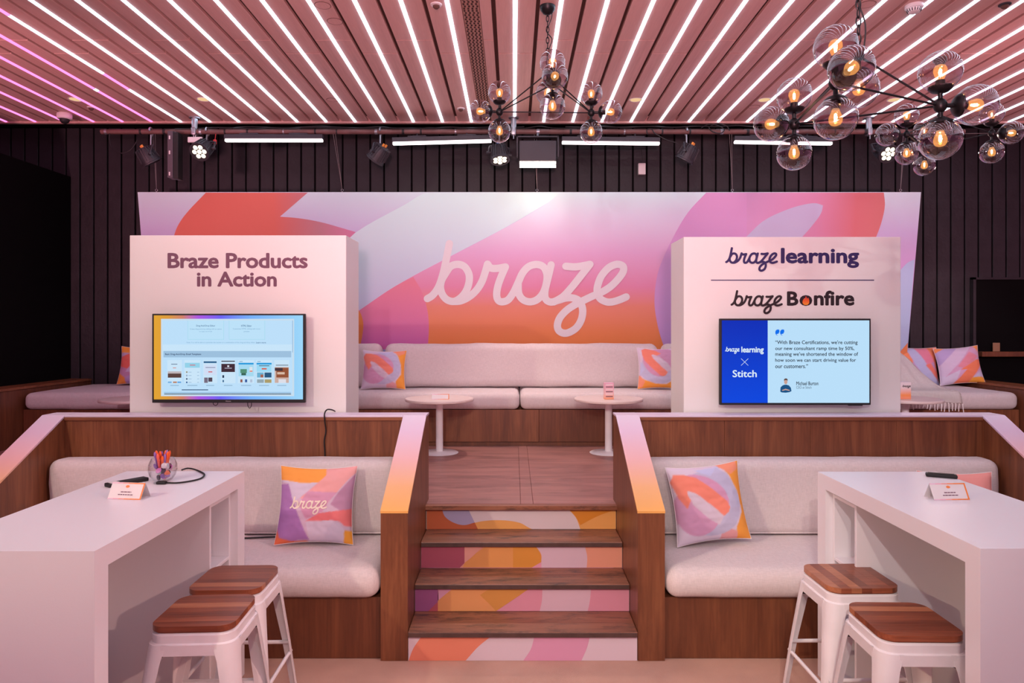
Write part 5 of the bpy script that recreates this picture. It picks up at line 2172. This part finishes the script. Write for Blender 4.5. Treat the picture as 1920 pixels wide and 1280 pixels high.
# tall black column speaker
t = thing('column_speaker', 'tall narrow black box hanging vertically near the left end of the pipe', 'speaker', (X_of(331), PPY - 0.05, at(331, 337, PPY).z))
b = bmesh.new()
hh = (337 - 250) * (PPY - .05) / FPX
bbox(b, -0.04, 0.012, -0.05, 0.05, 0, hh, 0.004, 2)
part(t, 'cabinet', b, plain('charcoal_mauve_box', (84, 74, 82), 0.6))
b = bmesh.new()
bbox(b, 0.0125, 0.06, -0.045, 0.055, -0.008, hh - 0.01, 0.004, 2)
part(t, 'rear_shell', b, 'rubber')
for k, z in enumerate((0.02, hh * .5, hh * .82)):
    b = bmesh.new()
    bbox(b, -0.025, -0.012, -0.0525, -0.0503, z, z + 0.035, 0.001, 1)
    part(t, 'badge', b, 'white_plastic')
b = bmesh.new()
cyl(b, (0, 0.02, hh), (0, 0.05, PZ - t.location.z), 0.008, seg=8)
part(t, 'stem', b, 'steel', smooth=True)
# yellow/red tags near the lit par
for nm, px, py, m_, lab in (('safety_tag', 403, 266, 'red_tag', 'small red tag beside the leftmost lit par lamp'), ('power_box', 366, 262, 'white_plastic', 'small pale junction box behind the leftmost lit par lamp')):
    b = bmesh.new()
    p = at(px, py, 6.735)
    w_, h_ = (0.014, 0.022) if nm == 'safety_tag' else (0.07, 0.026)
    bbox(b, p.x - w_, p.x + w_, p.y - 0.01, p.y + 0.012, p.z - h_, p.z + h_, 0.003, 1)
    cyl(b, (p.x, p.y + 0.002, p.z + h_), (p.x, PPY - 0.005, PZ - 0.02), 0.003, seg=6)
    o = obj(nm, b, m_)
    rebase(o, p)
    tag(o, lab, 'tag' if nm == 'safety_tag' else 'box')
# white sensor box on a wire
t = thing('wall_sensor', 'small white box hanging on a wire against the black wall right of the flood', 'sensor', at(1203, 328, 7.60))
b = bmesh.new()
bbox(b, -0.040, 0.040, -0.03, 0.02, 0, 0.125, 0.006, 2)
part(t, 'case', b, 'white_plastic')
b = bmesh.new()
tube(b, [(0.004, 0.0, 0.125), (0.01, 0.0, 0.2), (-0.006, 0.0, 0.32), (-0.004, 0.0, 0.5)], 0.002, 5)
part(t, 'lead', b, 'rubber', smooth=True)

# suspension wires of the banner
for (px, dx, lab) in ((292, -3, 'leftmost'), (641, -14, 'second from left'), (1007, -3, 'middle'), (1374, -4, 'second from right'), (1690, 6, 'rightmost')):
    foot = ban(px, 360)
    foot.y += 0.014
    t = thing('suspension_wire', f'{lab} steel wire pair holding up the printed banner', 'wire', foot, group='wires holding the banner')
    top = Vector((X_of(px + dx), PPY, PZ - 0.02)) - foot
    for s in (-0.012, 0.010):
        b = bmesh.new()
        q = top + Vector((s, 0, 0))
        cyl(b, (0, 0, 0.03), q, 0.0024, seg=6)
        part(t, 'strand', b, 'wire', smooth=True)
    b = bmesh.new()
    ring = [Vector((0.012 * math.cos(a * PI / 8), 0, 0.022 + 0.012 * math.sin(a * PI / 8))) for a in range(16)]
    tube(b, ring, 0.0028, 6, closed=True)
    cyl(b, (0, 0, -0.002), (0, 0, 0.012), 0.004, seg=8)
    part(t, 'eyelet', b, 'steel', smooth=True)

# ================================================================== CHANDELIERS
GR = 0.075
GO = 0.128


def chandelier(label, nodes, outs, hub, ceil_pt, unlit=(), chain=True, sc=1.0):
    hub = Vector(hub)
    t = thing('globe_chandelier', label, 'chandelier', hub)
    b = bmesh.new()
    sphere(b, hub, 0.021, 18, 12)
    part(t, 'hub', b, 'black_metal', smooth='all', world=True)
    N3 = [Vector(n) for n in nodes]
    for n in N3:
        b = bmesh.new()
        sphere(b, n, 0.024, 18, 12, 1.15)
        part(t, 'joint', b, 'black_metal', smooth='all', world=True)
        b = bmesh.new()
        cyl(b, hub, n, 0.0042, seg=8)
        part(t, 'rod', b, 'black_metal', smooth=True, world=True)
    for i in range(3):
        b = bmesh.new()
        cyl(b, N3[i], N3[(i + 1) % 3], 0.0042, seg=8)
        part(t, 'rod', b, 'black_metal', smooth=True, world=True)
    lamps = []
    for n, o in zip(N3, outs):
        lamps += [(n, Vector((0, 0, 1))), (n, Vector((0, 0, -1))), (n, Vector(o).normalized())]
    lamps.append((hub, Vector((0, 0, -1))))
    for i, (n, d) in enumerate(lamps):
        b = bmesh.new()
        cyl(b, n, n + d * 0.050 * sc, 0.0075, 0.009, 10)
        # shallow cup that closes the globe, and the socket inside
        lathe(b, [(p_ * sc, q_ * sc) for p_, q_ in [(0, 0.046), (0.012, 0.046), (0.030, 0.052), (0.041, 0.062), (0.0435, 0.070), (0.040, 0.070), (0.030, 0.066), (0.0165, 0.066), (0.0165, 0.094), (0, 0.094)]], n, d, 22)
        cup = part(t, 'lamp_holder', b, 'black_metal', smooth=True, world=True)
        b = bmesh.new()
        a0 = math.asin(0.042 / GR)
        prof = [(GR * math.sin(a0 + (PI - a0) * k / 18), GO - GR * math.cos(a0 + (PI - a0) * k / 18)) for k in range(19)]
        prof[-1] = (0, GO + GR)
        lathe(b, [(p_ * sc, q_ * sc) for p_, q_ in prof], n - hub, d, 36)
        g = obj('glass_globe', b, 'globe', cup, 'all')
        b = bmesh.new()
        lathe(b, [(p_ * sc, q_ * sc) for p_, q_ in [(0.012, 0.094), (0.0135, 0.100), (0.020, 0.116), (0.0235, 0.128), (0.0225, 0.140), (0.017, 0.149), (0.008, 0.153), (0, 0.154)]], n - hub, d, 20)
        obj('bulb', b, 'bulb_off' if i in unlit else 'bulb_glow', cup, 'all')
        if i not in unlit:
            b = bmesh.new()
            lathe(b, [(p_ * sc, q_ * sc) for p_, q_ in [(0, 0.108), (0.0045, 0.112), (0.006, 0.124), (0.0045, 0.135), (0, 0.139)]], n - hub, d, 12)
            obj('filament', b, 'filament', cup, 'all')
    if chain:
        top = Vector(ceil_pt)
        b = bmesh.new()
        n_l = max(3, int((top.z - hub.z - 0.06) / 0.032))
        for k in range(n_l):
            zc = hub.z + 0.035 + (top.z - 0.045 - hub.z - 0.035) * k / (n_l - 1)
            xy = Vector((hub.x, hub.y, 0)).lerp(Vector((top.x, top.y, 0)), (zc - hub.z) / (top.z - hub.z))
            ring = []
            for q in range(12):
                a = 2 * PI * q / 12
                r_ = 0.009 * math.cos(a)
                h_ = 0.021 * math.sin(a)
                ring.append(Vector((xy.x + (r_ if k % 2 else 0), xy.y + (0 if k % 2 else r_), zc + h_)))
            tube(b, ring, 0.0028, 6, closed=True)
        part(t, 'chain', b, 'black_metal', smooth=True, world=True)
        b = bmesh.new()
        pts = []
        for k in range(9):
            q = k / 8
            p = hub.lerp(top, q)
            pts.append(p + Vector((0.018 * math.sin(k * 2.1) + 0.012, -0.008 * math.cos(k * 1.7), 0)))
        tube(b, catmull(pts, 5), 0.003, 6)
        part(t, 'flex', b, 'rubber', smooth=True, world=True)
        b = bmesh.new()
        lathe(b, [(0, -0.055), (0.010, -0.055), (0.030, -0.045), (0.046, -0.022), (0.050, 0.0), (0, 0.0)], top, (0, 0, 1), 26)
        part(t, 'canopy', b, 'black_metal', smooth=True, world=True)
    return t


M['bulb_glow'] = None
mg, Ng, Lg, bg = new_mat('warm_bulb_glow')
out = Ng['Material Output']
Ng.remove(bg)
trn = Ng.new('ShaderNodeBsdfTransparent')
trn.inputs[0].default_value = (1.0, 0.86, 0.66, 1)
emn = Ng.new('ShaderNodeEmission')
emn.inputs[0].default_value = (1.0, 0.50, 0.14, 1)
emn.inputs[1].default_value = 0.5
ad = Ng.new('ShaderNodeAddShader')
Lg.new(trn.outputs[0], ad.inputs[0])
Lg.new(emn.outputs[0], ad.inputs[1])
Lg.new(ad.outputs[0], out.inputs['Surface'])
M['bulb_glow'] = mg

# middle chandelier
C1 = Vector((0.217, 4.426))
n1 = [(C1.x + 0.352 * math.cos(0.556 + k * 2 * PI / 3), C1.y + 0.352 * math.sin(0.556 + k * 2 * PI / 3), 3.178) for k in range(3)]
o1 = [(1, -0.15, 0), (-1, -0.10, 0), (0.05, -1, 0.02)]
chandelier('smoked globe chandelier hanging near the middle above the banner', n1, o1, (C1.x, C1.y, 3.375), (C1.x, C1.y, CEIL))
# big right-hand chandelier
n2 = [(1.60, 2.60, 2.582), (1.242, 3.07, 2.650), (1.147, 2.47, 2.622)]
o2 = [(1, -0.05, 0), (-0.9, -0.35, -0.1), (-0.05, -1, 0.03)]
chandelier('largest smoked globe chandelier at upper right, nearest the camera', n2, o2, (1.354, 2.72, 2.815), (1.345, 2.72, CEIL))
# farther right chandelier
KS = 1.10
n3 = [(x_ * KS, y_ * KS, CAMH + (z_ - CAMH) * KS) for x_, y_, z_ in [(3.20, 4.64, 3.05), (3.009, 5.08, 3.066), (2.636, 4.65, 3.045)]]
o3 = [(1, -0.05, 0), (-0.1, 1, 0), (-1, 0.05, 0)]
chandelier('small smoked globe chandelier at far right behind the largest one', n3, o3, (2.952 * KS, 4.80 * KS, CAMH + 1.47 * KS), (2.952 * KS, 4.80 * KS, CEIL), unlit=(8,), sc=KS)

# ================================================================== CEILING FITTINGS
def ceil_pt(px, py):
    Y = FPX * (CEIL - CAMH) / (VY - py)
    return Vector(((px - VX) * Y / FPX, Y, CEIL))


for px, py, lab in ((141, 186, 'leftmost warm round downlight among the magenta strips'), (381, 186, 'warm round downlight left of the vent among white strips'),
                    (1192, 187, 'warm round downlight right of the middle chandelier'), (1433, 187, 'warm round downlight left of the largest chandelier'), (1676, 187, 'warm round downlight behind the rods of the largest chandelier')):
    p = ceil_pt(px, py)
    t = thing('downlight', lab, 'downlight', p, group='warm round downlights in the ceiling')
    b = bmesh.new()
    lathe(b, [(0.048, -0.0005), (0.056, -0.004), (0.060, -0.0005)], seg=28)
    part(t, 'rim', b, 'white_plastic', smooth=True)
    b = bmesh.new()
    lathe(b, [(0, -0.002), (0.048, -0.002), (0.048, 0.0), (0, 0.0)], seg=28)
    part(t, 'lens', b, 'downlight')
for px, py, lab in ((605, 10, 'flush round cover plate near the top edge, upper of two'), (628, 40, 'flush round cover plate near the top edge, lower of two'),
                    (623, 187, 'flush pale round plate far back left of the vent'), (1414, 200, 'flush round plate far back beside the largest chandelier'), (1626, 8, 'flush round plate beside the chain of the largest chandelier')):
    p = ceil_pt(px, py)
    t = thing('cover_plate', lab, 'cover plate', p, group='flush round ceiling plates')
    b = bmesh.new()
    lathe(b, [(0, -0.0022), (0.048, -0.0022), (0.048, 0.0), (0, 0.0)], seg=28)
    part(t, 'plate', b, 'ceil_plank', smooth=True)
    b = bmesh.new()
    lathe(b, [(0.0485, -0.0005), (0.0505, -0.0025), (0.0525, -0.0005)], seg=28)
    part(t, 'rim', b, 'ceil_dark', smooth=True)
for px, py, lab in ((818, 8, 'small round detector beside the vent at the top edge'), (864, 203, 'small detector beside the vent at the rear'), (171, 201, 'small detector near the dome camera'), (1884, 8, 'dark sprinkler head at the top right corner')):
    p = ceil_pt(px, py)
    t = thing('ceiling_detector', lab, 'detector', p, group='small ceiling detectors')
    b = bmesh.new()
    lathe(b, [(0, 0), (0.036, 0), (0.036, -0.006), (0.026, -0.010), (0, -0.010)], seg=24)
    part(t, 'base', b, 'white_plastic' if px != 1884 else 'dark_metal', smooth=True)
    b = bmesh.new()
    lathe(b, [(0.022, -0.010), (0.022, -0.018), (0.012, -0.028), (0, -0.030)], seg=20)
    part(t, 'head', b, 'ceil_dark', smooth=True)
p = ceil_pt(1714, 10)
t = thing('smoke_detector', 'white vented smoke detector on the ceiling at upper right', 'detector', p)
b = bmesh.new()
lathe(b, [(0, 0), (0.054, 0), (0.054, -0.016), (0.048, -0.022), (0, -0.022)], seg=30)
part(t, 'base', b, 'white_plastic', smooth=True)
b = bmesh.new()
lathe(b, [(0.042, -0.0222), (0.042, -0.030), (0.034, -0.044), (0.016, -0.050), (0, -0.050)], seg=30)
part(t, 'cap', b, 'white_plastic', smooth=True)
b = bmesh.new()
for k in range(16):
    a = 2 * PI * k / 16
    o = Vector((math.cos(a), math.sin(a), 0))
    cyl(b, o * 0.0425 + Vector((0, 0, -0.026)), o * 0.036 + Vector((0, 0, -0.043)), 0.003, seg=6)
part(t, 'vents', b, 'rubber')
p = ceil_pt(121, 213)
t = thing('dome_camera', 'white dome security camera at the rear edge of the magenta ceiling', 'camera', p)
b = bmesh.new()
lathe(b, [(0, 0), (0.062, 0), (0.066, -0.012), (0.064, -0.046), (0.056, -0.054), (0, -0.054)], seg=30)
part(t, 'housing', b, 'white_plastic', smooth=True)
b = bmesh.new()
lathe(b, [(0.044, -0.0545)] + [(0.044 * math.cos(a * PI / 16), -0.0545 - 0.044 * math.sin(a * PI / 16)) for a in range(1, 8)] + [(0, -0.0985)], seg=26)
part(t, 'dome', b, 'rubber', smooth='all')
